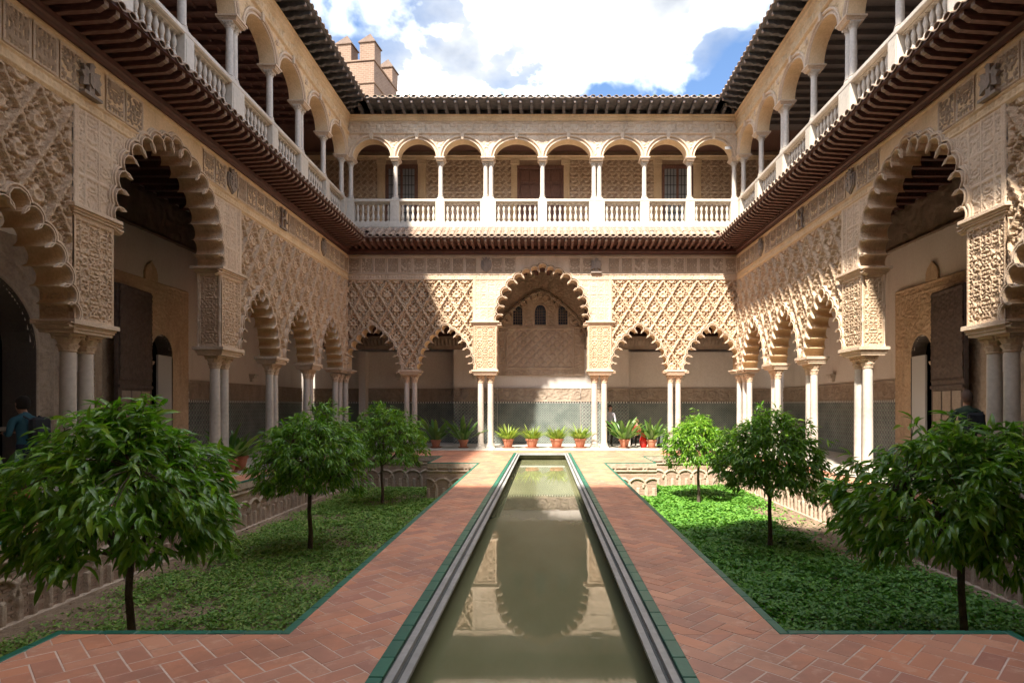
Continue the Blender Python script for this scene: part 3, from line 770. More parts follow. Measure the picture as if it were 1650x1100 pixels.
gt_me = tile_mesh(.085, .2, math.radians(24), 'glazed_roof_tile', green_glaze)
def channels(x0, x1, y0, z0, L, slope, step, mat, name):
    """one corrugated sheet of channel tiles"""
    V = []; F = []; n = int((x1-x0)/step*8); ca, sa = math.cos(slope), math.sin(slope)
    for i in range(n+1):
        x = x0+(x1-x0)*i/n; c = -.055*abs(math.sin(PI*(x-x0)/step))+.045
        for t, dz in ((0, 0), (L, 0), (L, -.02), (0, -.02)): V.append((x, y0+t*ca, z0+t*sa+c+dz))
    for i in range(n):
        for k in range(4): F.append((4*i+k, 4*i+(k+1) % 4, 4*i+4+(k+1) % 4, 4*i+4+k))
    m = MB(); m.add(V, F); return m.mesh(name, mat)
brk = MB(); brk.fprism([(-.055, 0), (.055, 0), (.055, .12), (-.055, .12)], 0, -.5)
brk.v = []; brk.f = []; brk.m = []
brk.add([(s, y, z) for s in (-.055, .055) for y, z in ((0, 12.72), (-.28, 12.70), (-.38, 12.76), (-.55, 12.74), (-.66, 12.79), (-.80, 12.80), (-.84, 12.86), (-.84, 12.90), (0, 12.90))],
        [(0, 1, 2, 3, 4, 5, 6, 7, 8), tuple(range(17, 8, -1))]+[(i, i+9, (i+1) % 9+9, (i+1) % 9) for i in range(9)])
brk.cur = 1; brk.box(-.035, .035, -.852, -.80, 12.81, 12.89)
brk_me = brk.mesh('eave_bracket', [wood_grey, wood_tip])
# balusters
def baluster_mesh():
    m = MB(); m.box(-.055, .055, -.055, .055, 0, .05); m.box(-.055, .055, -.055, .055, .69, .74)
    m.lathe([(.045, .05), (.03, .075), (.055, .13), (.062, .20), (.05, .28), (.028, .345), (.038, .36), (.038, .375), (.028, .39), (.05, .46), (.055, .52), (.042, .60), (.026, .655), (.045, .69)], 12)
    return m.mesh('baluster', marble_white, True)
bal_me = baluster_mesh()
corbel_me = MB()
corbel_me.box(-.13, .13, -.24, 0, 2.62, 2.68, .005); corbel_me.box(-.10, .10, -.18, 0, 2.52, 2.62, .005); corbel_me.box(-.06, .06, -.11, 0, 2.40, 2.52, .005)
corbel_me = corbel_me.mesh('corbel', marble)
def round_arch(hw, rise, zs, T, wd, name):
    """moulded round arch: rings scaled outwards from the opening"""
    V = []; F = []; n = 29; prof = [(0, -T), (0, .02), (.010, .05), (.045, .05), (.052, .015), (.090, .015), (.098, .06), (.125, .085), (wd, .075), (wd, -.05)]
    for d, h in prof:
        for i in range(n):
            a = PI*i/(n-1); V.append(((hw+d)*math.cos(a), -h, zs+(rise+d)*math.sin(a)))
    for k in range(len(prof)-1):
        for i in range(n-1): F.append((k*n+i, k*n+i+1, (k+1)*n+i+1, (k+1)*n+i))
    me = bpy.data.meshes.new(name); me.from_pydata(V, [], F); me.materials.append(stucco_pale); me.materials.append(stucco_gold)
    me.polygons.foreach_set('material_index', [1 if f < n-1 else 0 for f in range(len(F))]); smooth_auto(me, 30)
    poly = [((hw+wd*.8)*math.cos(PI*i/24), zs+(rise+wd*.8)*math.sin(PI*i/24)) for i in range(25)]
    return me, [(hw+wd*.8, zs-.6)]+poly+[(-hw-wd*.8, zs-.6)]
key_me = MB().fprism([(-.045, 0), (.045, 0), (.075, .22), (-.075, .22)], -.085, .05).mesh('keystone', stucco_pale)
rose = MB(); rose.lathe([(.10, 0), (.11, .03), (.095, .045), (.075, .02), (.05, .02), (.045, .05), (.01, .06)], 20)
rose_me = rose.mesh('roundel', stucco_pale, True)

def wing(loc, rz, label, far, mirror_x=False, only=None):
    root = empty('palace_wing', loc, rz, label=label, cat='palace wing')
    if mirror_x: root.scale = (-1, 1, 1)
    H = HALF = (WX if far else 10.80)
    key = 'far' if far else 'side'
    if key not in WM: WM[key] = build_meshes(far)
    W = WM[key]; hid = (lambda x: False) if far else (lambda x: x < -5.2)   # beyond the picture's edge beside the camera
    for me, nm in W['walls']: part(nm, me, root)
    # small arches
    for x in W['small']:
        part('lobed_arch', small_me, root, (x, 0, 0))
    part('great_arch', great_me, root)
    for s in (-1, 1): pillar(root, s*2.2)
    for x, kind in W['cols']:
        if kind == 'big':
            for dx in (-.19, .19): column(root, x+dx, .28, 0, colA)
            part('impost', imp_big, root, (x, .28, 2.81))
        elif kind == 'pair':
            for dx in (-.15, .15): column(root, x+dx, .26, 0, colB)
            part('impost', imp_small, root, (x, .26, 2.81))
        else:
            column(root, x, .24, 0, colB); part('impost', imp_up2, root, (x, .26, 2.87), (0, 0, 0), (1.3, 1.1, 1.0))
    # frieze panels and crests
    n = int((2*H)/.485); st = 2*H/n; k = 0
    for i in range(n):
        x = -H+st*(i+.5)
        if abs(x) < .78 or min(abs(x-c) for c, q in W['crests']) < .2: continue
        part('frieze_panel', friezes[(i*7+i//3) % 4], root, (x, -.004, 7.0), (0, 0, 0), (1 if i % 2 else -1, 1, 1))
    for x, q in W['crests']: part('coat_of_arms', crests[q], root, (x, -.02, 6.98), (0, 0, 0), (1, 1, 1))
    # lower eave: rafters, boards, tiles
    n = int(2*H/ES); st = 2*H/n
    for i in range(n):
        x = -H+st*(i+.5); e = H-abs(x)
        if not far and x < -H*.72: continue
        if e < .80:
            if e > .1: part('rafter', raf_me, root, (x, 0, 0), (0, 0, 0), (1, e/.84, 1))
        else: part('rafter', raf_me, root, (x, 0, 0))
        for r in range(2):
            if e > .85-r*.42+.02:
                part('roof_tile', rt_me, root, (x+random.uniform(-.006, .006), -.90+r*.43, 7.86+r*.43*math.tan(SL)+random.uniform(-.004, .006)), (random.uniform(-.02, .02), 0, random.uniform(-.03, .03)))
    # upper eave
    nb = int(2*H/.40); sb = 2*H/nb
    for i in range(nb):
        x = -H+sb*(i+.5); e = H-abs(x)
        if not far and x < -H*.75: continue
        if e > .1: part('eave_bracket', brk_me, root, (x, 0, 0), (0, 0, 0), (1, min(1, e/.84), 1))
    nt_ = int(2*H/.285); s2 = 2*H/nt_
    for i in range(nt_):
        x = -H+s2*(i+.5); e = H-abs(x)
        if not far and x < -H*.75: continue
        if e > .86: part('upper_roof_tile', rt2_me, root, (x+random.uniform(-.008, .008), -.92, 12.955+random.uniform(-.005, .008)), (random.uniform(-.03, .03), 0, random.uniform(-.05, .05)))
        if far and i % 2 == 0 and e > .9: part('glazed_roof_tile', gt_me, root, (x+.05, -.50, 13.17+.04*math.sin(i)), (0, 0, random.uniform(-.05, .05)))
    # upper arcade
    for x0, x1, me in W['bays']:
        c = (x0+x1)/2; part('upper_arch', me, root, (c, .02, 0)); part('keystone', key_me, root, (c, -.01, 11.80))
    for x, dbl in W['ucols']:
        if abs(x) < H-.4: part('roundel', rose_me, root, (x, .0, 11.85), (PI/2, 0, 0), (1.0, 1.0, .8))
        for dx in ((-.105, .105) if dbl else (0,)):
            column(root, x+dx, .20, 9.56, colU)
        part('upper_impost', imp_up2 if dbl else imp_up1, root, (x, .20, 11.01))
    bl = part('balustrade', W['rail'], root)
    for x, dbl in W['ucols']:
        w2 = .30 if dbl else .175
        part('pedestal', MBped(w2), bl, (x, .20, 8.58))
    for a, b in zip(W['ucols'][:-1], W['ucols'][1:]):
        xa = a[0]+(.30 if a[1] else .175); xb = b[0]-(.30 if b[1] else .175); m = max(3, round((xb-xa)/.20)); s = (xb-xa)/m
        for i in range(m): part('baluster', bal_me, bl, (xa+s*(i+.5), .20, 8.70))
    return root
WM = {}; _ped = {}
def MBped(w2):
    if w2 not in _ped:
        m = MB(); m.box(-w2, w2, -.17, .17, 0, .98, .01); m.box(-w2-.02, w2+.02, -.19, .19, 0, .10, .008); m.box(-w2+.05, w2-.05, -.178, -.16, .18, .78, .004)
        _ped[w2] = m.mesh('pedestal', marble_white)
    return _ped[w2]
def build_meshes(far):
    W = {}; H = WX if far else 10.80
    res = .017 if far else .0165
    small = [s*v for v in ((3.70, 6.50) if far else (3.68, 6.26, 8.97)) for s in (-1, 1)]
    W['small'] = small if far else [x for x in small if x > -7]
    polys = [shift(small_poly, x) for x in small]; gp = great_poly
    walls = []
    E = .06
    # sebka panels
    for s in (-1, 1):
        a, b = sorted((s*2.66, s*H)); r = res if (far or s > 0) else .018
        if not far and s < 0: a = -7.9
        walls.append((relief('sebka_panel', a, b, 2.95, 6.42, r, sebka, stucco, [p for p in polys if a-1 < p[0][0] < b+1]), 'sebka_panel'))
    # carving round the great arch
    def gsurf(X, Z):
        ed = sst(.06, .045, np.abs(np.abs(X)-2.60))
        return np.maximum(cartouches(X, Z, .30, .52, 4.86, 3, .0), ed*.03)
    for a, b in ((-2.66, 0), (0, 2.66)): walls.append((relief('carved_panel', a, b, 4.84, 6.48, res*.85, gsurf, stucco_pale, [gp]), 'carved_panel'))
    # band above and frieze ground
    def band(X, Z):
        e = np.maximum(sst(.03, .02, np.abs(Z-6.47)), sst(.03, .02, np.abs(Z-6.65)))
        e2 = np.maximum(sst(.02, .012, np.abs(Z-7.34)), 0)
        return .005+np.maximum(np.maximum(e, e2)*.035, ((Z > 6.5) & (Z < 6.62))*kufic(X, Z))
    walls.append((relief('inscription_band', -H, H, 6.42, 7.42, .02 if far else .022, band, stucco_gold if not far else stucco_pale, [gp]), 'inscription_band'))
    # inner face of the wall
    inner = relief('inner_wall', -H, H, 2.97, 7.42, .045, lambda X, Z: X*0-.50, plaster, polys+[gp, [(-1.76, 2.5), (1.76, 2.5), (1.76, 4.9), (-1.76, 4.9)]])
    walls.append((inner, 'inner_wall'))
    # wood fascia, soffit board
    m = MB(); m.sweep([(0, 7.40), (-.05, 7.40), (-.06, 7.47), (-.09, 7.50), (-.09, 7.60), (0, 7.60)], -H, H); walls.append((m.mesh('wooden_cornice', wood_dark), 'wooden_cornice'))
    m = MB(); m.sweep([(0, 7.722), (-.86, 7.803), (-.90, 7.80), (-.90, 7.86), (0, 8.40), (.45, 8.40), (.45, 7.42), (0, 7.42)], -H, H); walls.append((m.mesh('soffit_boards', wood_dark), 'soffit_boards'))
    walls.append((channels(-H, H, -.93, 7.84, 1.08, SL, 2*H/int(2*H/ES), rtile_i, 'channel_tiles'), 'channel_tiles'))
    # gallery floor slab and sill of the balustrade
    m = MB(); m.box(*((-H-3.1, H+3.1) if far else (-H, H+.45)), .45, 3.2, 7.46, 8.56); walls.append((m.mesh('gallery_slab', plaster), 'gallery_slab'))
    m = MB(); m.sweep([(-.02, 8.42), (-.04, 8.46), (-.04, 8.58), (.46, 8.58), (.46, 8.40), (-.02, 8.40)], -H, H); walls.append((m.mesh('sill', marble_white), 'sill'))
    # upper arcade
    if far: uc = [(-7.40, 0), (-5.67, 0), (-3.93, 0), (-2.09, 1), (0, 0), (2.09, 1), (3.93, 0), (5.67, 0), (7.40, 0)]
    else: uc = [(10.82-2.05*i if i else 10.65, (1 if i % 2 == 0 and i else 0)) for i in range(0, 11)][::-1]
    if not far: uc = [(-9.75+0*i, 0) for i in range(0)]+uc
    W['ucols'] = uc; W['bays'] = []; up = []; cache = {}
    for a, b in zip(uc[:-1], uc[1:]):
        sp_ = b[0]-a[0]; ka = .105*a[1]*.9; kb = .105*b[1]*.9
        x0, x1 = a[0]+.13+ka, b[0]-.13-kb; hw = round((x1-x0)/2-.02, 3)
        if hw not in cache: cache[hw] = round_arch(hw, .66, 11.14, .40, .165, 'round_arch')
        me, poly = cache[hw]; c = (x0+x1)/2; W['bays'].append((x0, x1, me)); up.append(shift(poly, c))
    def upper(X, Z):
        fr = ((Z > 12.06) & (Z < 12.42))
        v1 = sst(.38, .6, vine(mirror(X, .62), Z, .26, 9, 1.7))*.055
        v2 = sst(.4, .62, vine(mirror(X, .9), Z, .24, 12, 1.6))*.045
        line = np.maximum(sst(.035, .02, np.abs(Z-12.02))*.10, sst(.03, .015, np.abs(Z-12.45))*.07)
        return np.maximum(np.where(fr, v1, v2)*1.0-.02, line)
    walls.append((relief('upper_spandrels', -H, H, 11.13, 12.5, .021, upper, stucco_gold if not far else stucco_pale, up), 'upper_spandrels'))
    walls.append((relief('upper_inner_wall', -H, H, 11.13, 12.7, .05, lambda X, Z: X*0-.40, plaster, up), 'upper_inner_wall'))
    m = MB(); m.sweep([(0, 12.49), (-.05, 12.50), (-.06, 12.54), (-.10, 12.58), (-.11, 12.66), (-.15, 12.71), (.4, 12.71), (.4, 12.49)], -H, H); walls.append((m.mesh('stone_cornice', stucco_gold), 'stone_cornice'))
    m = MB(); m.sweep([(.0, 12.902), (-.88, 12.902), (-.92, 12.93), (-.92, 12.97), (3.3, 14.8), (3.3, 13.0), (.4, 13.0), (.4, 12.72), (0, 12.72)], -H-.0, H+.0); walls.append((m.mesh('upper_soffit', wood_grey), 'upper_soffit'))
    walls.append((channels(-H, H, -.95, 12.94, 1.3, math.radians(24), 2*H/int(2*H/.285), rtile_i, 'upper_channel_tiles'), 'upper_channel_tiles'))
    # rail
    m = MB(); m.sweep([(.05, 9.44), (.02, 9.47), (.02, 9.55), (.38, 9.55), (.38, 9.47), (.35, 9.44)], -H, H); m.box(-H, H, .10, .30, 8.58, 8.70); m.box(-H, H, .12, .28, 9.405, 9.44)
    W['rail'] = m.mesh('rail', marble_white)
    # corners & cols
    cols = [(s*2.2, 'big') for s in (-1, 1)]
    if far:
        cols += [(s*5.10, 'pair') for s in (-1, 1)]+[(s*7.62, 'one') for s in (-1, 1)]
        W['crests'] = [(-2.15, 0), (2.05, 1)]
    else:
        cols += [(s*4.95, 'pair') for s in (-1, 1)]+[(s*7.60, 'pair') for s in (-1, 1)]+[(10.10, 'one'), (10.58, 'one')]
        W['crests'] = [(-2.35, 1), (2.2, 0), (5.0, 2), (8.2, 0)]
    W['cols'] = cols
    W['walls'] = walls; return W
def dado_strip(root, x0, x1, y, mat=None, name='tiled_dado'):
    m = MB(); m.box(x0, x1, y-.035, y, 0, 1.74); m.box(x0, x1, y-.06, y, 0, .10)
    o = part('tiled_dado', m.mesh('tiled_dado', mat or dado_tile), root)
    mm = MB(); n = int((x1-x0)/.11)
    for i in range(n):
        xa = x0+(x1-x0)*i/n; mm.cur = 0; mm.box(xa, xa+.06, y-.040, y, 1.745, 1.80)
        mm.cur = 1; mm.box(xa+.06, xa+(x1-x0)/n, y-.034, y, 1.745, 1.80)
    part('stepped_tile_border', mm.mesh('tile_border', [border_white, border_black]), root, kind='stuff')
    def hf(X, Z):
        d = np.minimum(Z-1.80, 2.39-Z); f = sst(.05, .04, d)
        v = vine(X, Z, .2, 14, 1.5); ro = np.abs(np.hypot(mirror(X, 1.5), Z-2.09)-.16) < .03
        return .03+np.maximum(np.maximum(f*.03, sst(.35, .6, v)*.02), ro*.03)
    k = relief('carved_band', x0, x1, 1.80, 2.39, .03, hf, band_carving); k.transform(Matrix.Translation((0, y, 0))); part('carved_band', k, root)
border_white = NT('border_white').done((.55, .53, .48), .4); border_black = NT('border_black').done((.02, .022, .025), .4)
band_carving = aged('band_carving', (.22, .16, .12), (.30, .23, .17), (.38, .30, .23), 3, .7, 34)
door_wood = NT('door_wood')
door_wood = door_wood.done(door_wood.ramp(door_wood.noise(9, 5), [(.3, (.055, .035, .028)), (.7, (.115, .078, .06))]), .6)
white_paint = NT('pale_door_paint').done((.45, .44, .43), .6)

def gallery_side(root, side):
    H = 10.80
    # back wall with its openings: local y = 3.0
    D = 3.0
    doorway = [(-1.4+1.5*math.cos(a), 2.75+1.5*math.sin(a)) for a in [PI*i/24 for i in range(25)]]
    doorway = [(.1, -1)]+doorway+[(-2.9, -1)]
    def win(cx): return [(cx+.46, -1), (cx+.46, 2.95)]+[(cx+.46*math.cos(PI*i/12), 2.95+.62*math.sin(PI*i/12)**.9) for i in range(1, 12)]+[(cx-.46, 2.95), (cx-.46, -1)]
    w1, w2 = win(2.98), win(4.22)
    me = relief('back_wall', -H, H+3.05, 0, 7.44, .06, lambda X, Z: X*0, plaster, [doorway, w1, w2]); me.transform(Matrix.Translation((0, D, 0))); part('back_wall', me, root)
    # carved surround of doorway
    def hs(X, Z):
        r = np.hypot(X+1.4, np.maximum(Z-2.75, 0)); e = np.maximum(sst(.05, .03, np.abs(r-1.56)), sst(.04, .02, np.abs(r-1.95)))
        return .05+np.maximum(e*.05, sst(.35, .6, vine(X, Z, .22, 21, 1.5))*.025)
    me = relief('doorway_surround', -3.7, .95, 0, 5.0, .03, hs, band_carving, [doorway]); me.transform(Matrix.Translation((0, D, 0))); part('doorway_surround', me, root)
    dr = MB(); n = 24; V = []
    for yy in (D-.10, D+.6):
        V += [(-1.4+1.5*math.cos(a), yy, 2.75+1.5*math.sin(a)) for a in [PI*i/n for i in range(n+1)]]
    dr.add(V, [(i, i+1, n+2+i, n+1+i) for i in range(n)])
    dr.add([(.1, D-.1, 0), (.1, D-.1, 2.75), (.1, D+.6, 2.75), (.1, D+.6, 0), (-2.9, D-.1, 0), (-2.9, D-.1, 2.75), (-2.9, D+.6, 2.75), (-2.9, D+.6, 0)], [(0, 1, 2, 3), (4, 5, 6, 7)])
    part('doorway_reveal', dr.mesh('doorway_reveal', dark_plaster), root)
    rm = MB(); rm.box(-6, 7, D+.6, D+4, -.01, 5.6); rm.f = [f for k, f in enumerate(rm.f)]
    part('dark_room', rm.mesh('dark_room', black_void), root) if False else None
    # room behind, open towards the doors
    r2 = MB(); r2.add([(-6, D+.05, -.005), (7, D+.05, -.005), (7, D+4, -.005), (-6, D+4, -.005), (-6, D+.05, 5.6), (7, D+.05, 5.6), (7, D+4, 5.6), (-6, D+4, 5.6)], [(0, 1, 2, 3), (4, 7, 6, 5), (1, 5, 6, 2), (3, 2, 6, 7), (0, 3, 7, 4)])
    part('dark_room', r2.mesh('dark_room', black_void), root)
    # alfiz panel with twin arched openings
    def ha(X, Z):
        d = np.minimum(np.minimum(X-1.75, 5.45-X), 4.97-Z); e = np.maximum(sst(.03, .015, np.abs(d-.03)), sst(.02, .01, np.abs(d-.22)))
        for cx in (2.98, 4.22):
            r = np.hypot((X-cx), np.maximum(Z-2.95, 0)*.75); e = np.maximum(e, sst(.04, .02, np.abs(r-.50)))
        return .045+np.maximum(e*.03, sst(.35, .6, vine(X, Z, .16, 24, 1.7))*.02)
    me = relief('carved_window_surround', 1.75, 5.45, 0, 4.97, .028, ha, stucco, [w1, w2]); me.transform(Matrix.Translation((0, D, 0))); part('carved_window_surround', me, root)
    sp_ = MB().fprism([(3.55, 4.97), (4.05, 4.97), (4.05, 5.18), (3.98, 5.32), (3.80, 5.48), (3.62, 5.32), (3.55, 5.18)], D-.06, D).mesh('finial', stucco); part('finial', sp_, root)
    column(root, 3.60, D-.02, 0, colB)
    for cx in (2.98, 4.22):
        rv = MB(); P = win(cx)
        V = [(x, D-.07, max(z, 0)) for x, z in P]+[(x, D+.35, max(z, 0)) for x, z in P]; k = len(P)
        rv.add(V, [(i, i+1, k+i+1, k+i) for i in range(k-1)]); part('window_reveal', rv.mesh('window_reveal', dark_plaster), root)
    lf = MB(); lf.box(-.33, .33, -.03, .03, 0.02, 3.0, .008); lf = lf.mesh('pale_door_leaf', white_paint)
    part('door_leaf', lf, root, (4.22, D+.0-.12, 0), (0, 0, math.radians(4)), label='pale grey door leaf')
    # huge open wooden door leaf standing against the wall
    dl = part('great_door_leaf', MB().box(0, 1.45, -.05, .05, .02, 4.55, .01).mesh('great_door', door_wood), root, (1.95, D-.42, 0), (0, 0, math.radians(6)), label='tall dark carved wooden door leaf')
    def hd(X, Z):
        return .052+.012*(vine(mirror(X, .35), mirror(Z, .6), .13, 30, 1.5) > .5)+sst(.05, .04, np.minimum(np.minimum(X, 1.45-X), np.minimum(Z-2.25, 4.5-Z)))*.02
    part('carved_panel', relief('door_carving', .02, 1.43, 2.25, 4.5, .03, hd, door_wood), dl)
    lp = MB()
    for i in range(3): lp.box(.10+i*.43, .47+i*.43, -.075, -.05, .25, 2.0, .006)
    for i, (a, b) in enumerate(((.10, .47), (.53, .90), (.96, 1.33))):
        part('door_panel', MB().box(a, b, -.075, -.05, .25, 2.0, .006).mesh('door_panel', band_carving), dl)
    part('crossbar', MB().box(0, 1.45, -.09, .05, 2.06, 2.14, .005).mesh('crossbar', door_wood), dl)
    dado_strip(root, 5.50, H+3.0, D); dado_strip(root, 0.98, 1.72, D, dado_tile2); dado_strip(root, -H, -3.74, D)
    for x in (6.9, 9.3): part('corbel', corbel_me, root, (x, D, .08))
    cf = relief('ceiling_frieze', -H, H+3.0, 6.2, 7.3, .05, lambda X, Z: .03+.06*sst(6.3, 7.3, Z)+.03*vine(X, Z, .3, 31, 1.3)+.06*(sst(.04, .02, np.abs(Z-6.24))), interior_carving)
    cf.transform(Matrix.Translation((0, D, 0))); part('ceiling_frieze', cf, root)
    part('ceiling_boards', MB().box(-H, H+.45, .52, D, 7.40, 7.455).mesh('ceiling_boards', wood_dark), root)
    bm_ = MB().box(-.07, .07, .52, D-.1, 7.24, 7.40, .006).mesh('ceiling_beam', wood_dark)
    for i in range(36):
        x = -7+.5*i
        if x < H: part('ceiling_beam', bm_, root, (x, 0, 0))
    # upper gallery
    cm = wood_red if side < 0 else dark_plaster
    part('upper_ceiling', MB().box(-H, H+.4, .40, D, 12.36, 12.42).mesh('upper_ceiling', cm), root)
    ub = MB().box(-.06, .06, .40, D, 12.22, 12.36).mesh('upper_ceiling_beam', cm); ul = MB().box(-H, H, -.035, .035, 12.30, 12.36).mesh('ceiling_batten', cm)
    for i in range(30): part('upper_ceiling_beam', ub, root, (-4+.5*i, 0, 0))
    if side < 0:
        for k in range(6): part('ceiling_batten', ul, root, (0, .6+.42*k, 0))
    part('upper_back_wall', MB().box(-H, H+3.4, D, D+.4, 7.46, 14.7).mesh('upper_back_wall', plaster if side > 0 else wall_gold), root)
    part('outer_wall', MB().box(-H, H+7.0, D+4.2, D+4.6, -1.4, 14.2).mesh('outer_wall', plaster), root)
    for x in (-3.0, .6, 4.6, 8.4):
        f = MB(); f.box(-.75, -.6, D-.05, D+.02, 8.56, 11.6); f.box(.6, .75, D-.05, D+.02, 8.56, 11.6); f.box(-.75, .75, D-.06, D+.02, 11.6, 11.8)
        o = part('upper_door', MB().box(-.6, .6, D-.03, D+.01, 8.57, 11.6).mesh('upper_door', wood_brown), root, (x, 0, 0)); part('door_frame', f.mesh('door_frame', stucco_pale), o)
wall_gold = aged('wall_gold', (.34, .22, .14), (.42, .29, .19), (.48, .36, .26), .9, .15, 30)

def gallery_far(root):
    H = 10.5; D = 3.0
    bwm = plaster
    cb_ = MB(); cb_.box(-3.85, 3.72, D, D+.9, 0, 4.05); cb_.box(-10.5, -3.85, D+.75, D+1.1, 0, 4.02); cb_.box(3.72, 10.5, D+.75, D+1.1, 0, 4.02)
    cb_.box(-8.05, -7.75, D+.3, D+.75, 0, 4.0)
    part('back_wall', cb_.mesh('back_wall', bwm), root)
    # dark carved cornice and timber above the side bays
    for a, b in ((-10.5, -1.95), (1.80, 10.5)):
        yb = D+.72
        me = relief('dark_cornice', a, b, 4.06, 4.6, .04, lambda X, Z: .05+.25*sst(4.05, 4.6, Z)+.05*(np.cos(2*PI*X/.16) > 0)*sst(4.2, 4.3, Z)*sst(4.5, 4.4, Z), interior_carving)
        me.transform(Matrix.Translation((0, D, 0))); part('dark_cornice', me, root)
        part('timber_wall', MB().box(a, b, D-.02, D+.9, 4.6, 7.4).mesh('timber_wall', wood_dark), root)
    # carved wall seen through the great arch
    A = 1.90
    wins = []
    for cx, hw_, zt in ((-1.08, .20, 5.72), (-.1, .23, 5.72), (.88, .20, 5.72)):
        wins.append(([(cx+hw_, 5.12), (cx+hw_, zt)]+[(cx+hw_*math.cos(PI*i/8), zt+hw_*1.1*math.sin(PI*i/8)) for i in range(1, 8)]+[(cx-hw_, zt), (cx-hw_, 5.12)], cx, hw_, zt))
    def hc(X, Z):
        x = X+.1
        d = np.minimum(1.45-np.abs(x), np.minimum(Z-3.25, 4.95-Z)); e = np.maximum(sst(.04, .02, np.abs(d)), sst(.03, .01, np.abs(Z-5.02)))
        in_ = (d > .08)
        v = np.maximum(sst(.25, .45, np.abs(np.cos(PI*(x+Z)/.36)*np.cos(PI*(x-Z)/.36))), sst(.80, .9, np.cos(2*PI*x/.21)*np.cos(2*PI*Z/.21)))
        v2 = sst(.35, .6, vine(x, Z, .2, 41, 1.8))
        for P, cx, hw_, zt in wins:
            r = np.hypot(X-cx, np.maximum(Z-zt, 0)); e = np.maximum(e, sst(.03, .015, np.abs(r-hw_-.05))*(Z > 5.08))
        return .03+np.maximum(e*.035, np.where(in_, v, v2*.8)*.024)
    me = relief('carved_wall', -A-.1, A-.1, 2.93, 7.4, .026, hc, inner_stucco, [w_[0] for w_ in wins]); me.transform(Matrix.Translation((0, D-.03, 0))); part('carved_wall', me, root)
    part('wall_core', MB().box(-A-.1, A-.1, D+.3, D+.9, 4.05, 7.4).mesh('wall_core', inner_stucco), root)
    CI = [(1.78, 4.55), (1.70, 4.80), (1.57, 5.02), (1.40, 5.24), (1.20, 5.45), (.99, 5.64), (.78, 5.82), (.57, 5.99), (.36, 6.14), (.10, 6.28)]
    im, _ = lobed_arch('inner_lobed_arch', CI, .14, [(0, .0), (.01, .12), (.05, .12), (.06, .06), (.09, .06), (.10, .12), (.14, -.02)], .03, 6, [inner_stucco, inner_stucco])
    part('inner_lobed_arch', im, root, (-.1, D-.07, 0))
    for P, cx, hw_, zt in wins:
        w_ = part('window', MB().box(cx-hw_-.03, cx+hw_+.03, D+.12, D+.15, 5.08, zt+hw_*1.2).mesh('blue_pane', blue_glass), root)
        fr = MB()
        for k in range(3): fr.box(cx-hw_+.1*(k+1)-.008, cx-hw_+.1*(k+1)+.008, D+.09, D+.12, 5.1, zt+.15)
        for k in range(6): fr.box(cx-hw_, cx+hw_, D+.095, D+.115, 5.15+k*.12, 5.165+k*.12)
        part('lattice', fr.mesh('lattice', interior_carving), w_)
    dado_strip(root, -1.95, 1.62, D-.002, dado_tile2); dado_strip(root, -3.84, -1.97, D-.002); dado_strip(root, 1.64, 3.71, D-.002)
    dado_strip(root, -10.4, -3.9, D+.748, dado_tile2); dado_strip(root, 3.76, 10.4, D+.748, dado_tile2)
    for x in (-2.9, -6.4, 6.2): part('corbel', corbel_me, root, (x, D if abs(x) < 3.8 else D+.75, .35))
    part('carved_plaque', crests[0], root, (-3.4, D-.04, 2.1), (0, 0, 0), (.8, 1, .8))
    part('ceiling_boards', MB().box(-10.5, 10.5, .52, D+.8, 7.395, 7.45).mesh('ceiling_boards', wood_dark), root)
    bm_ = MB().box(-.07, .07, .52, D-.05, 7.24, 7.395, .006).mesh('ceiling_beam', wood_dark)
    for i in range(30): part('ceiling_beam', bm_, root, (-7.25+.5*i, 0, 0))
    part('outer_wall', MB().box(-12, 12, D+1.3, D+1.7, -1.4, 13.2).mesh('outer_wall', plaster), root)
    # upper gallery back wall
    def hu(X, Z): return .0+sst(.38, .62, vine(mirror(X, .55), mirror(Z, .8), .17, 50, 1.9))*.022
    spans = [(-10.5, -7.15), (-5.05, -1.35), (1.17, 4.80), (6.85, 10.5)]
    for a, b in spans:
        me = relief('painted_panel', a, b, 8.56, 12.25, .03, hu, yeseria); me.transform(Matrix.Translation((0, D, 0))); part('painted_panel', me, root)
    part('upper_back_wall', MB().box(-10.5, 10.5, D+.03, D+.4, 7.46, 13.0).mesh('upper_back_wall', wall_gold), root)
    m = MB(); m.sweep([(D, 12.25), (D-.06, 12.27), (D-.08, 12.36), (D-.14, 12.40), (D, 12.46)], -10.5, 10.5); part('wall_cornice', m.mesh('wall_cornice', stucco_gold), root)
    part('upper_ceiling', MB().box(-10.5, 10.5, .40, D+.4, 12.62, 12.70).mesh('upper_ceiling', wood_brown), root)
    pil = MB(); pil.box(-.17, .17, D-.05, D+.02, 8.56, 12.05, .01); pil.box(-.09, .09, D-.065, D-.05, 8.9, 11.9, .005); pil.box(-.20, .20, D-.075, D+.02, 12.05, 12.25, .01)
    pil = pil.mesh('wall_pilaster', stucco_gold)
    for x in (-6.98, -5.22, -1.19, 1.0, 4.97, 6.68): part('wall_pilaster', pil, root, (x, 0, 0))
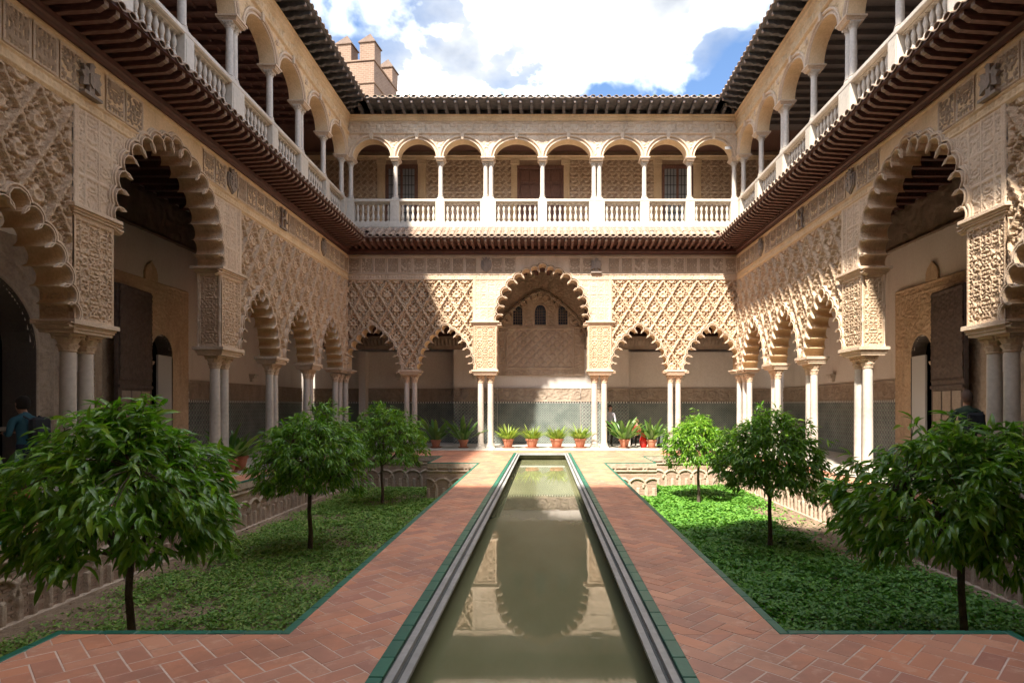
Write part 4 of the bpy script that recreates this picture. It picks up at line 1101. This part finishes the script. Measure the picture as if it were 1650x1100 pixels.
    for cx in (-6.10, 5.83):
        fr = MB(); fr.box(-.70, -.56, D-.03, D+.03, 8.58, 12.04, .008); fr.box(.56, .70, D-.03, D+.03, 8.58, 12.04, .008); fr.box(-.56, .56, D-.03, D+.03, 11.86, 12.04, .008); fr.box(-.05, .05, D-.03, D+.03, 8.58, 11.86, .006)
        fr.box(-.56, -.05, D-.03, D+.03, 8.58, 9.2, .006); fr.box(.05, .56, D-.03, D+.03, 8.58, 9.2, .006)
        w_ = part('grille_window', fr.mesh('window_frame', wood_brown), root, (cx, -.01, 0))
        gp_ = MB().box(-.255, .255, D+.012, D+.018, 9.2, 11.86).mesh('pane', glass)
        ct = MB(); n = 24
        for i in range(n):
            x0 = -.24+.48*i/n; y0 = D+.024; ct.add([(x0, y0+.006*(i % 2), 9.2), (x0+.02, y0+.006*((i+1) % 2), 9.2), (x0+.02, y0+.006*((i+1) % 2), 11.7), (x0, y0+.006*(i % 2), 11.7)], [(0, 1, 2, 3)])
        ct = ct.mesh('curtain', pale_curtain)
        for s in (-1, 1): part('pane', gp_, w_, (s*.305, 0, 0)); 
        vb = MB().box(-.012, .012, D-.035, D-.02, 9.2, 11.86).mesh('iron_bar', iron); hb = MB().box(-.255, .255, D-.036, D-.022, -.012, .012).mesh('iron_bar', iron)
        for s in (-1, 1):
            for k in (-1, 0, 1): part('iron_bar', vb, w_, (s*.305+k*.14, 0, 0))
            for k in range(6): part('iron_bar', hb, w_, (s*.305, 0, 9.55+k*.40))
    # panelled double door
    dr = MB(); dr.box(-1.02, -.90, D-.04, D+.02, 8.58, 12.0, .008); dr.box(.90, 1.02, D-.04, D+.02, 8.58, 12.0, .008); dr.box(-.90, .90, D-.04, D+.02, 11.86, 12.0, .008)
    dd = part('double_door', dr.mesh('door_frame', wood_brown), root, (-.1, -.012, 0))
    lf = MB().box(-.44, .44, D-.01, D+.02, 8.6, 11.86, .006).mesh('door_leaf', wood_brown)
    for s in (-1, 1): part('door_leaf', lf, dd, (s*.45, 0, 0))
    for s in (-1, 1):
        for r in range(5):
            for c_ in (-1, 1):
                z = 8.75+r*.63
                part('raised_panel', MB().box(-.18, .18, D-.035, D-.01, z, z+.52, .012).mesh('raised_panel', wood_brown), dd, (s*.45+c_*.21, 0, 0))
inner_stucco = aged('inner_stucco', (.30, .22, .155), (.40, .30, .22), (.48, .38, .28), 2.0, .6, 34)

far_w = wing((0, FY, 0), 0, 'far palace wing facing the camera with five lobed arches under an eight arched gallery', True)
left_w = wing((-WX, CY, 0), PI/2, 'left palace wing in shade with sebka carving and reddish ceiling in its upper gallery', False)
right_w = wing((WX, CY, 0), -PI/2, 'right palace wing with sebka carving and sunlit pillar, dark ceiling in its upper gallery', False, True)
gallery_far(far_w); gallery_side(left_w, -1); gallery_side(right_w, 1)
# corner blocks and roof corners belong to the far wing
for s in (-1, 1):
    m = MB(); a, b = sorted((s*(WX+.004), s*(WX+.5))); m.box(a, b, .004, .5, 2.99, 7.4); m.box(a, b, .004, .4, 11.13, 12.7)
    part('corner_block', m.mesh('corner_block', stucco), far_w)
    m = MB(); a, b = sorted((s*(WX+.3), s*(WX+3.6))); m.box(a, b, .3, 3.4, 12.94, 13.05); part('corner_roof', m.mesh('corner_roof', rtile_i), far_w)
# the wing above and around the camera, simple because the picture never shows it
nr = empty('palace_wing', (0, 1.45, 0), PI, label='near palace wing whose great arch frames the viewpoint', cat='palace wing')
m = MB()
for a, b in ((-WX, -1.75), (1.75, WX)): m.box(a, b, 0, .5, 4.7, 7.42)
m.box(-1.75, 1.75, 0, .5, 6.7, 7.42)
for x in (-7.2, -5.1, -2.2, 2.2, 5.1, 7.2): m.box(x-.42, x+.42, 0.002, .498, 2.9, 4.7)
m.box(-WX, WX, 0, .4, 11.9, 12.9); m.box(-WX-3, WX+3, .5, 3.2, 7.42, 8.5); m.box(-WX, WX, -.85, 3.2, 12.9, 13.05); m.box(-WX, WX, -.85, .5, 7.75, 7.9); m.box(-11, 11, 3.2, 3.6, 0, 13)
m.box(-WX, WX, .1, .4, 8.5, 11.9); m.box(-WX-3.2, -WX, -.1, .4, 0, 13); m.box(WX, WX+3.2, -.1, .4, 0, 13)  # unseen solid infill across the open upper gallery and sides, added to block sun
part('wall', m.mesh('near_wall', stucco), nr)
for x in (-5.1, -2.2, 2.2, 5.1): column(nr, x, .26, 0, colA)

# ------------------------------------------------------------------ brick tower behind the left roof
tw = empty('brick_tower', (-11.78, 38.52, 0), math.radians(-8), label='square brick tower with pyramid capped battlements behind the left roof', cat='tower')
m = MB(); m.box(-1.8, 1.8, -1.8, 1.8, -1, 22.5); part('tower_body', m.mesh('tower_body', brick_wall), tw)
for z in (21.15, 22.52):
    part('string_course', MB().box(-1.87, 1.87, -1.87, 1.87, z, z+.10, .02).mesh('string_course', brick_wall), tw)
mer = MB().box(-.47, .47, -.47, .47, 22.62, 23.62).mesh('merlon', brick_wall)
cap = MB(); cap.box(-.54, .54, -.54, .54, 23.62, 23.68); cap.add([(-.54, -.54, 23.681), (.54, -.54, 23.681), (.54, .54, 23.681), (-.54, .54, 23.681), (0, 0, 24.45)], [(0, 1, 4), (1, 2, 4), (2, 3, 4), (3, 0, 4)])
cap = cap.mesh('merlon_cap', aged('cap_brick', (.08, .05, .04), (.12, .08, .055), (.17, .11, .08), 3, .6, 20))
for x, y in ((1.38, -1.38), (-.12, -1.38), (-1.38, -1.38), (-1.38, 1.38), (1.38, 1.38), (.0, 1.38)):
    c_ = part('merlon', mer, tw, (x, y, 0)); part('merlon_cap', cap, c_)

# ------------------------------------------------------------------ orange trees
def leaf_np():
    P = []; n = 4
    for i in range(n+1):
        t = i/n; wd = .135*math.sin(PI*min(1, t*.9+.06))**.85*(1-.25*t); y = t; z = .22*t-.55*t*t
        if i == n: wd = .004
        if i == 0: wd = .02
        P += [(-wd, y, z+wd*.45), (0, y, z), (wd, y, z+wd*.45)]
    F = []
    for i in range(n):
        b = 3*i; F += [(b, b+1, b+4, b+3), (b+1, b+2, b+5, b+4)]
    return np.array(P), np.array(F)
LV, LF = leaf_np()
leaf_me = np_mesh('leaf', LV, LF, leaf_o, True)
def frames(n, rnd, dirs, roll):
    """matrices whose Y axis is dirs"""
    y = dirs/np.linalg.norm(dirs, axis=1)[:, None]; up = np.array([0, 0, 1.0])
    x = np.cross(y, up+rnd.normal(0, roll, (n, 3))); x /= np.linalg.norm(x, axis=1)[:, None]; z = np.cross(x, y)
    return np.stack([x, y, z], -1)
def tree(x, y, cz, rx, rz, ntip, lsz, label, seed, lean=0, dome=.12):
    r = np.random.RandomState(seed)
    root = empty('orange_tree', (x, y, GZ), 0, label=label, cat='tree', group='orange trees in the sunken beds')
    base = Vector((0, 0, 0)); czl = cz-GZ
    fork = Vector((lean*.4, 0, czl-rz*.62))
    tr = MB(); tr.tube([(0, 0, -.05), (lean*.1+.01, .01, fork.z*.35), (lean*.3-.012, -.01, fork.z*.7), fork], [.050, .038, .034, .036], 10)
    trunk = part('trunk', tr.mesh('trunk', bark, True), root)
    # tips over a lumpy dome
    u = r.normal(0, 1, (ntip*3, 3)); u /= np.linalg.norm(u, axis=1)[:, None]
    keep = (u[:, 2] > -.62); u = u[keep][:ntip]; n = len(u)
    lump = .70+.48*vnoise(u[:, 0]*2.6+seed, u[:, 1]*2.6+u[:, 2]*2.6, seed % 9)+.06*r.normal(0, 1, n)+.16*(r.rand(n) < .05)*(u[:, 2] > .1)
    rad = np.where(r.rand(n) < .68, r.uniform(.84, 1.02, n), r.uniform(.42, .85, n))*lump
    tips = u*rad[:, None]*np.array([rx, rx, rz]); tips[:, :2] *= (1-dome*sst(.05, 1.0, u[:, 2]))[:, None]; tips[:, 2] += czl
    br = MB(); mains = []
    for k in range(9):
        a = k*2.4+seed; e = Vector((math.cos(a)*rx*.5, math.sin(a)*rx*.5, czl+rz*(.05+.35*math.sin(k*1.7))))
        mid = fork.lerp(e, .5)+Vector((0, 0, -.05)); br.tube([fork, mid, e], [.024, .016, .009], 6); mains += [mid, e]
    for i in range(0, n, 3):
        t = Vector(tips[i]); q = min(mains, key=lambda m_: (m_-t).length); br.tube([q, q.lerp(t, .55)+Vector((0, 0, .04)), t], [.007, .005, .003], 4)
    part('branches', br.mesh('branches', bark), root, kind='stuff')
    C = []; D = []; S = []
    for i in range(n):
        k = r.randint(8, 12); out = u[i].copy(); out[2] = out[2]*.7+.1
        for j in range(k):
            d = out*.75+r.normal(0, .55, 3); d[2] = d[2]*.5-.34-.22*r.rand()+.38*max(0, u[i][2]-.1); off = r.normal(0, .035, 3)
            C.append(tips[i]+off); D.append(d); S.append(lsz*r.uniform(.65, 1.15))
    C = np.array(C); D = np.array(D); S = np.array(S); N = len(C); Fm = frames(N, r, D, .45)
    cam_l = np.array([.07-x, -y, 1.64-GZ]); dist = np.linalg.norm(C+D*.1-cam_l, axis=1)
    facing = -((C-np.array([0, 0, czl]))@((C.mean(0)-cam_l)/np.linalg.norm(C.mean(0)-cam_l))); order = np.argsort(-(facing+S*2))
    sel = order[:298]; rest = order[298:]
    for i in sel:
        o = bpy.data.objects.new('leaf', leaf_me); scene.collection.objects.link(o); o.parent = root
        M = Matrix.Identity(4)
        for a in range(3):
            for b in range(3): M[a][b] = Fm[i][a][b]*S[i]
            M[a][3] = C[i][a]
        o.matrix_local = M
    V = np.einsum('nij,kj->nki', Fm[rest]*S[rest][:, None, None], LV)+C[rest][:, None, :]
    Q = (np.arange(len(rest))[:, None, None]*len(LV)+LF[None]).reshape(-1, 4)
    part('foliage', np_mesh('foliage', V.reshape(-1, 3), Q, leaf_i, True), root, kind='stuff')
tree(-4.02, 5.95, .70, 1.04, .92, 640, .175, 'largest orange tree, front left, its drooping crown reaching the left edge', 3, 0, .30)
tree(-4.25, 11.1, .62, 1.0, 1.0, 760, .14, 'middle orange tree of the left bed with tall rounded crown', 5)
tree(-4.32, 16.3, .62, 1.12, .98, 640, .145, 'farthest orange tree of the left bed before the small arcade wall', 8)
tree(4.40, 6.20, .60, 1.08, .86, 680, .175, 'largest orange tree, front right, its broad crown at the right edge', 12, -.1, .25)
tree(4.25, 11.15, .62, .94, .94, 720, .14, 'middle orange tree of the right bed with a slim dark trunk', 15)
tree(4.22, 16.2, .55, .86, .86, 560, .14, 'farthest and smallest orange tree of the right bed', 18)

# ------------------------------------------------------------------ potted plants
def pot_mesh(r, h):
    m = MB(); m.lathe([(r*.62, 0), (r*.66, .01), (r*.93, h*.80), (r*1.05, h*.81), (r*1.08, h*.86), (r*1.06, h), (r*.92, h), (r*.88, h*.88), (.01, h*.87)], 24)
    return m.mesh('pot', pots, True)
def saucer_mesh(r):
    m = MB(); m.lathe([(r*.9, 0), (r*1.15, .035), (r*1.18, .045), (r*1.08, .045), (r*.85, .015), (.01, .015)], 24); return m.mesh('saucer', pots, True)
def blade(L, W, droop, mat, n=6, name='leaf'):
    P = []; F = []
    for i in range(n+1):
        t = i/n; a = droop*t; wd = W*math.sin(PI*min(1, .10+.88*t))*(.6 if t < .2 else 1)
        if i == n: wd = .003
        y = L*(math.sin(a)/max(droop, .01)); z = L*(t-(1-math.cos(a))/max(droop, .01)*.8*t)
        P += [(-wd, y, z+wd*.3), (0, y, z), (wd, y, z+wd*.3)]
    for i in range(n): b = 3*i; F += [(b, b+1, b+4, b+3), (b+1, b+2, b+5, b+4)]
    return np_mesh(name, P, F, mat, True)
asp = [blade(.62, .058, 1.1, asp_o), blade(.50, .062, 1.6, asp_o), blade(.70, .052, .7, asp_o)]
fern = [blade(.40, .013, 1.5, fern_o, 7), blade(.36, .014, 2.0, fern_o, 7), blade(.42, .012, .8, fern_o, 7)]
def potted(x, y, z, r, h, kind, label, sc=1.0, group='potted plants between the columns', n=None):
    root = empty('potted_plant', (x, y, z), random.uniform(0, 6), label=label, cat='potted plant', group=group)
    k = (round(r, 2), round(h, 2))
    if k not in PM: PM[k] = (pot_mesh(r, h), saucer_mesh(r))
    part('pot', PM[k][0], root, (0, 0, .016)); part('saucer', PM[k][1], root)
    n = n or (34 if kind == 'asp' else 240)
    for i in range(n):
        me = (asp if kind == 'asp' else fern)[i % 3]; a = i*2.399; q = r*.55*math.sqrt(random.random())
        part('leaf', me, root, (q*math.cos(a), q*math.sin(a), h*.85), (random.uniform(-.30, .55), random.uniform(-.35, .35), a-PI/2+random.uniform(-.3, .3)), (sc*random.uniform(.75, 1.15),)*3)
PM = {}
F0 = FY+.12
potted(-1.32, F0, 0.01, .21, .33, 'fern', 'leftmost yellow-green fern of the four under the great arch', 1.35)
potted(-.40, F0, 0.01, .24, .34, 'fern', 'second fern from the left under the great arch, in a wide pale pot', 1.35)
potted(.55, F0, 0.01, .25, .34, 'fern', 'third fern from the left under the great arch, straggling to the right', 1.35)
potted(1.45, F0, 0.01, .23, .35, 'fern', 'rightmost fern of the four under the great arch beside the columns', 1.35)
potted(-4.10, F0, 0.01, .19, .30, 'asp', 'potted aspidistra in shade under the left small arch', 1.35)
potted(-3.04, F0, 0.01, .18, .30, 'asp', 'potted aspidistra just left of the double columns left of the great arch', 1.35)
potted(3.15, F0, 0.01, .20, .32, 'asp', 'broad potted aspidistra just right of the double columns right of the great arch', 1.3, n=60)
potted(4.20, F0, 0.01, .19, .30, 'asp', 'potted aspidistra beside the red vase under the right small arch', 1.2, n=54)
potted(-7.72, 8.75, 0.0, .33, .42, 'asp', 'large aspidistra in a wide pot at the left edge of the picture', 1.15, n=40)
potted(-7.72, 15.35, 0.0, .22, .34, 'asp', 'potted plant between the left columns seen past the front left crown', 1.0)
potted(-7.72, 14.85, 0.0, .20, .32, 'asp', 'dark leaved potted plant close to the second left column pair', 1.15)
potted(-7.60, 12.5, 0.0, .30, .38, 'asp', 'pale leaved potted plant under the left great arch', 1.1, n=34)
red_glaze = NT('red_paint').done((.55, .02, .015), .35)
m = MB(); m.lathe([(.10, 0), (.15, .12), (.16, .30), (.12, .42), (.07, .48), (.09, .56), (.12, .60), (.10, .60), (.06, .50), (.01, .48)], 20)
part('red_vase', m.mesh('red_vase', red_glaze, True), None, (3.93, F0+.25, 0), label='red glazed vase standing between the two right aspidistras', cat='vase')
m = MB(); m.lathe([(.14, 0), (.17, .02), (.15, .44), (.17, .46), (.15, .47), (.13, .44), (.01, .10)], 16)
part('dark_bin', m.mesh('dark_bin', slate, True), None, (4.72, F0+.9, 0), label='dark blue-grey bin near the right small column pair', cat='bin')

# ------------------------------------------------------------------ people
def skin_mesh(joints, edges, name):
    me = bpy.data.meshes.new(name); bm = bmesh.new(); sk = bm.verts.layers.skin.verify(); vs = {}
    for k, (p, r) in joints.items():
        v = bm.verts.new(p); rr = r if isinstance(r, tuple) else (r, r); v[sk].radius = rr; vs[k] = v
    vs[list(joints)[0]][sk].use_root = True
    for a, b in edges: bm.edges.new((vs[a], vs[b]))
    bm.to_mesh(me); bm.free()
    o = bpy.data.objects.new(name, me); scene.collection.objects.link(o)
    o.modifiers.new('s', 'SKIN').use_smooth_shade = True
    sb = o.modifiers.new('u', 'SUBSURF'); sb.levels = 1; sb.render_levels = 1
    dg = bpy.context.evaluated_depsgraph_get(); out = bpy.data.meshes.new_from_object(o.evaluated_get(dg)); bpy.data.objects.remove(o); bpy.data.meshes.remove(me)
    return out
skin = NT('skin').done((.46, .27, .19), .55)
def cloth(c): 
    m_ = NT('cloth'); return m_.done(m_.mix(.5, tuple(v*.75 for v in c), m_.ramp(m_.noise(14, 4), [(.3, tuple(v*.6 for v in c)), (.7, c)])), .9)
def person(loc, rz, label, top, legs, hair, arms, seated=False, pack=None, h=1.0, lean=0.0, nod=.0):
    """faces local -y; arms: list of (elbow, hand) for right (-x) and left (+x)"""
    root = empty('person', loc, rz, label=label, cat='person'); root.scale = (h, h, h)
    dz = -.43 if seated else 0
    J = {'pelvis': ((0, .02, .95+dz), (.145, .115)), 'waist': ((0, .0-lean*.3, 1.10+dz), (.135, .105)), 'chest': ((0, -lean*.8, 1.30+dz), (.165, .118)), 'collar': ((0, -lean, 1.42+dz), (.105, .085)),
         'neck': ((0, -lean-.01, 1.50+dz), (.055, .06)), 'jaw': ((0, -lean-.035-nod, 1.575+dz), (.065, .078)), 'head': ((0, -lean-.02-nod*.9, 1.66+dz), (.078, .095)), 'crown': ((0, -lean-nod*.6, 1.72+dz), (.058, .072))}
    E = [('pelvis', 'waist'), ('waist', 'chest'), ('chest', 'collar'), ('collar', 'neck'), ('neck', 'jaw'), ('jaw', 'head'), ('head', 'crown')]
    J['nose'] = ((0, -lean-.125-nod, 1.625+dz), .016); E.append(('head', 'nose'))
    for s, (el, ha) in zip((-1, 1), arms):
        n = 'r' if s < 0 else 'l'
        J[n+'sh'] = ((s*.185, -lean, 1.40+dz), .062); J[n+'el'] = (el, .045); J[n+'wr'] = (ha, .028)
        E += [('collar', n+'sh'), (n+'sh', n+'el'), (n+'el', n+'wr')]
        d = (Vector(ha)-Vector(el)).normalized(); side = Vector((d.y, -d.x, 0)); side = side.normalized() if side.length > .01 else Vector((1, 0, 0))
        pm = Vector(ha)+d*.06; J[n+'pm'] = (tuple(pm), (.034, .02)); E.append((n+'wr', n+'pm'))
        for q, (o_, l_) in enumerate(((-.030, .065), (-.010, .08), (.010, .076), (.029, .058))):
            a = pm+side*o_+d*.035; b = a+d*l_*.55+Vector((0, 0, -.008)); c_ = b+d*l_*.4+Vector((0, 0, -.025))
            J[f'{n}f{q}a'] = (tuple(a), .0095); J[f'{n}f{q}b'] = (tuple(b), .0085); J[f'{n}f{q}c'] = (tuple(c_), .007)
            E += [(n+'pm', f'{n}f{q}a'), (f'{n}f{q}a', f'{n}f{q}b'), (f'{n}f{q}b', f'{n}f{q}c')]
        t = Vector(ha)+d*.03+side*(-.035*s*-1); J[n+'ta'] = (tuple(t), .011); J[n+'tb'] = (tuple(t+d*.045+side*.02*s), .009); E += [(n+'wr', n+'ta'), (n+'ta', n+'tb')]
        if seated: kn, an, to = (s*.11, -.42, .52), (s*.12, -.40, .10), (s*.12, -.54, .035)
        else: kn, an, to = (s*.10, -.03-.03*s, .50), (s*.11, .03+.06*s, .09), (s*.12, -.13+.06*s, .035)
        J[n+'hp'] = ((s*.085, .02, .88+dz), .098); J[n+'kn'] = (kn, .064); J[n+'cf'] = (tuple((Vector(kn)*.65+Vector(an)*.35)+Vector((0, .02, 0))), .058); J[n+'an'] = (an, .042); J[n+'to'] = (to, (.042, .03))
        E += [('pelvis', n+'hp'), (n+'hp', n+'kn'), (n+'kn', n+'cf'), (n+'cf', n+'an'), (n+'an', n+'to')]
    me = skin_mesh(J, E, 'body')
    for m_ in (skin, top, legs, slate): me.materials.append(m_)
    seg = []
    for a, b in E:
        k = (0 if (a in ('neck', 'jaw', 'head') or 'pm' in a or a[1:3] in ('wr', 'ta') or (len(a) > 2 and a[1] == 'f') or b in ('jaw',)) else 2 if (a[1:] in ('hp', 'kn', 'cf') or b[1:] in ('hp',)) else 3 if a[1:] == 'an' else 1)
        seg.append((Vector(J[a][0]), Vector(J[b][0]), k))
    for p in me.polygons:
        c_ = p.center; best = 9; kk = 1
        for a, b, k in seg:
            t = max(0, min(1, (c_-a).dot(b-a)/(b-a).length_squared)); q = (a+(b-a)*t-c_).length
            if q < best: best = q; kk = k
        p.material_index = kk
    body = part('body', me, root)
    hc = Vector(J['head'][0]); hm = MB()
    hm.lathe([(.03, .125), (.065, .105), (.095, .06), (.104, .0), (.098, -.06), (.07, -.10)], 16); V = []
    for v in hm.v:
        x_, y_, z_ = v; fr = max(0, -y_) > .04 and z_ < .035
        V.append((x_*.92, (y_*1.12+.022) if not fr else y_*.72+.03, z_))
    hm.v = V; hh = hm.mesh('hair', hair, True); part('hair', hh, root, tuple(hc+Vector((0, .008, .018))))
    em = MB()
    for s in (-1, 1): em.lathe([(.002, -.006), (.009, -.003), (.009, .003), (.002, .006)], 8, s*.030, -.088)
    part('eyes', em.mesh('eyes', border_black, True), root, tuple(hc+Vector((0, 0, .005))))
    em = MB()
    for s in (-1, 1): em.lathe([(.004, -.028), (.014, -.015), (.018, .01), (.010, .028)], 8, s*.082, 0)
    part('ears', em.mesh('ears', skin, True), root, tuple(hc))
    em = MB(); em.box(-.022, .022, -.094, -.085, -.004, .004, .002); part('mouth', em.mesh('mouth', cloth((.35, .12, .10))), root, tuple(hc+Vector((0, 0, -.052))))
    return root
dk = cloth((.03, .022, .018)); den = cloth((.03, .045, .09))
def backpack(loc, rz, mat, label):
    root = empty('backpack', loc, rz, label=label, cat='backpack')
    m = MB(); m.box(-.14, .14, 0, .16, 0, .42, .045); part('bag', m.mesh('bag', mat, True), root)
    m = MB(); m.box(-.10, .10, .155, .205, .04, .22, .025); part('pocket', m.mesh('pocket', mat, True), root)
    for s in (-1, 1):
        m = MB(); m.tube([(s*.11, .01, .38), (s*.12, -.10, .43), (s*.13, -.22, .36), (s*.13, -.235, .18), (s*.13, -.12, .06), (s*.12, .01, .04)], .014, 6); part('strap', m.mesh('strap', mat, True), root)
person((-8.5, 9.98, 0), math.radians(-105), 'man in a teal denim jacket reading a leaflet between the left doorway and first columns', cloth((.05, .17, .23)), den, dk,
       [((-.24, -.06, 1.15), (-.14, -.32, 1.18)), ((.24, -.06, 1.15), (.12, -.32, 1.18))], lean=.06, nod=.05, h=1.0)
backpack((-8.5+.12, 9.98+.03, 1.03), math.radians(-105), cloth((.06, .065, .08)), 'grey backpack on the back of the man in the teal jacket')
lf_ = MB().box(-.15, .15, -.10, .10, 0, .004).mesh('leaflet', NT('paper').done((.5, .46, .40), .8)); part('leaflet', lf_, None, (-8.87, 9.87, 1.25), (.35, 0, math.radians(-105)), label='open paper leaflet held by the man in the teal jacket', cat='leaflet')
person((-9.30, 9.72, 0), math.radians(80), 'person in a beige top cut by the left picture edge, facing the man in teal', cloth((.32, .22, .17)), dk, dk,
       [((-.24, -.06, 1.15), (-.14, -.30, 1.15)), ((.24, -.06, 1.15), (.12, -.30, 1.15))], lean=.05, nod=.05, h=.97)
person((-9.3, 13.9, 0), math.radians(100), 'dark haired person mostly hidden behind the front left tree crown', cloth((.10, .08, .09)), dk, dk,
       [((-.25, .02, 1.14), (-.24, -.08, .90)), ((.25, .02, 1.14), (.24, -.08, .90))], h=.95)
person((8.50, 12.0, 0), math.radians(150), 'man in a dark green jacket walking away past the right great arch', cloth((.045, .075, .045)), dk, cloth((.16, .10, .07)),
       [((-.25, .03, 1.14), (-.26, -.06, .90)), ((.25, .03, 1.14), (.26, -.06, .90))], h=1.08, lean=.04)
backpack((8.50+.07, 12.0-.14, 1.08), math.radians(150), cloth((.02, .022, .025)), 'black backpack worn by the man in the dark green jacket')
person((2.68, 24.1, 0), math.radians(20), 'person in a pale shirt half hidden by the right double columns in the far arcade', cloth((.50, .48, .52)), dk, dk,
       [((-.24, -.08, 1.15), (-.12, -.26, 1.05)), ((.24, -.08, 1.15), (.14, -.26, 1.0))], h=.93, lean=.05)
person((3.85, 24.3, 0), math.radians(-40), 'seated person in a red top behind the pots of the far right arch', cloth((.35, .04, .03)), dk, cloth((.15, .08, .04)),
       [((-.24, -.12, .78), (-.14, -.36, .62)), ((.24, -.12, .78), (.14, -.36, .62))], seated=True, h=.80, lean=.10)
part('stone_bench', MB().box(-.5, .5, -.2, .2, .30, .41, .01).box(-.45, -.30, -.17, .17, 0, .30).box(.30, .45, -.17, .17, 0, .30).mesh('bench', marble), None, (3.85, 24.38, 0), (0, 0, math.radians(-5)), label='low stone bench under the person in red', cat='bench')
# small security camera at the far right corner of the upper arcade
m = MB(); m.box(-.05, .05, -.16, .10, -.05, .05, .012); sc_ = part('security_camera', m.mesh('camera_housing', white_paint), None, (7.05, 22.90, 11.42), (.3, 0, .5), label='small white camera on the upper right corner of the far arcade', cat='security camera')
part('bracket', MB().tube([(0, .05, 0), (0, .16, .05)], .014, 6).mesh('bracket', white_paint), sc_)
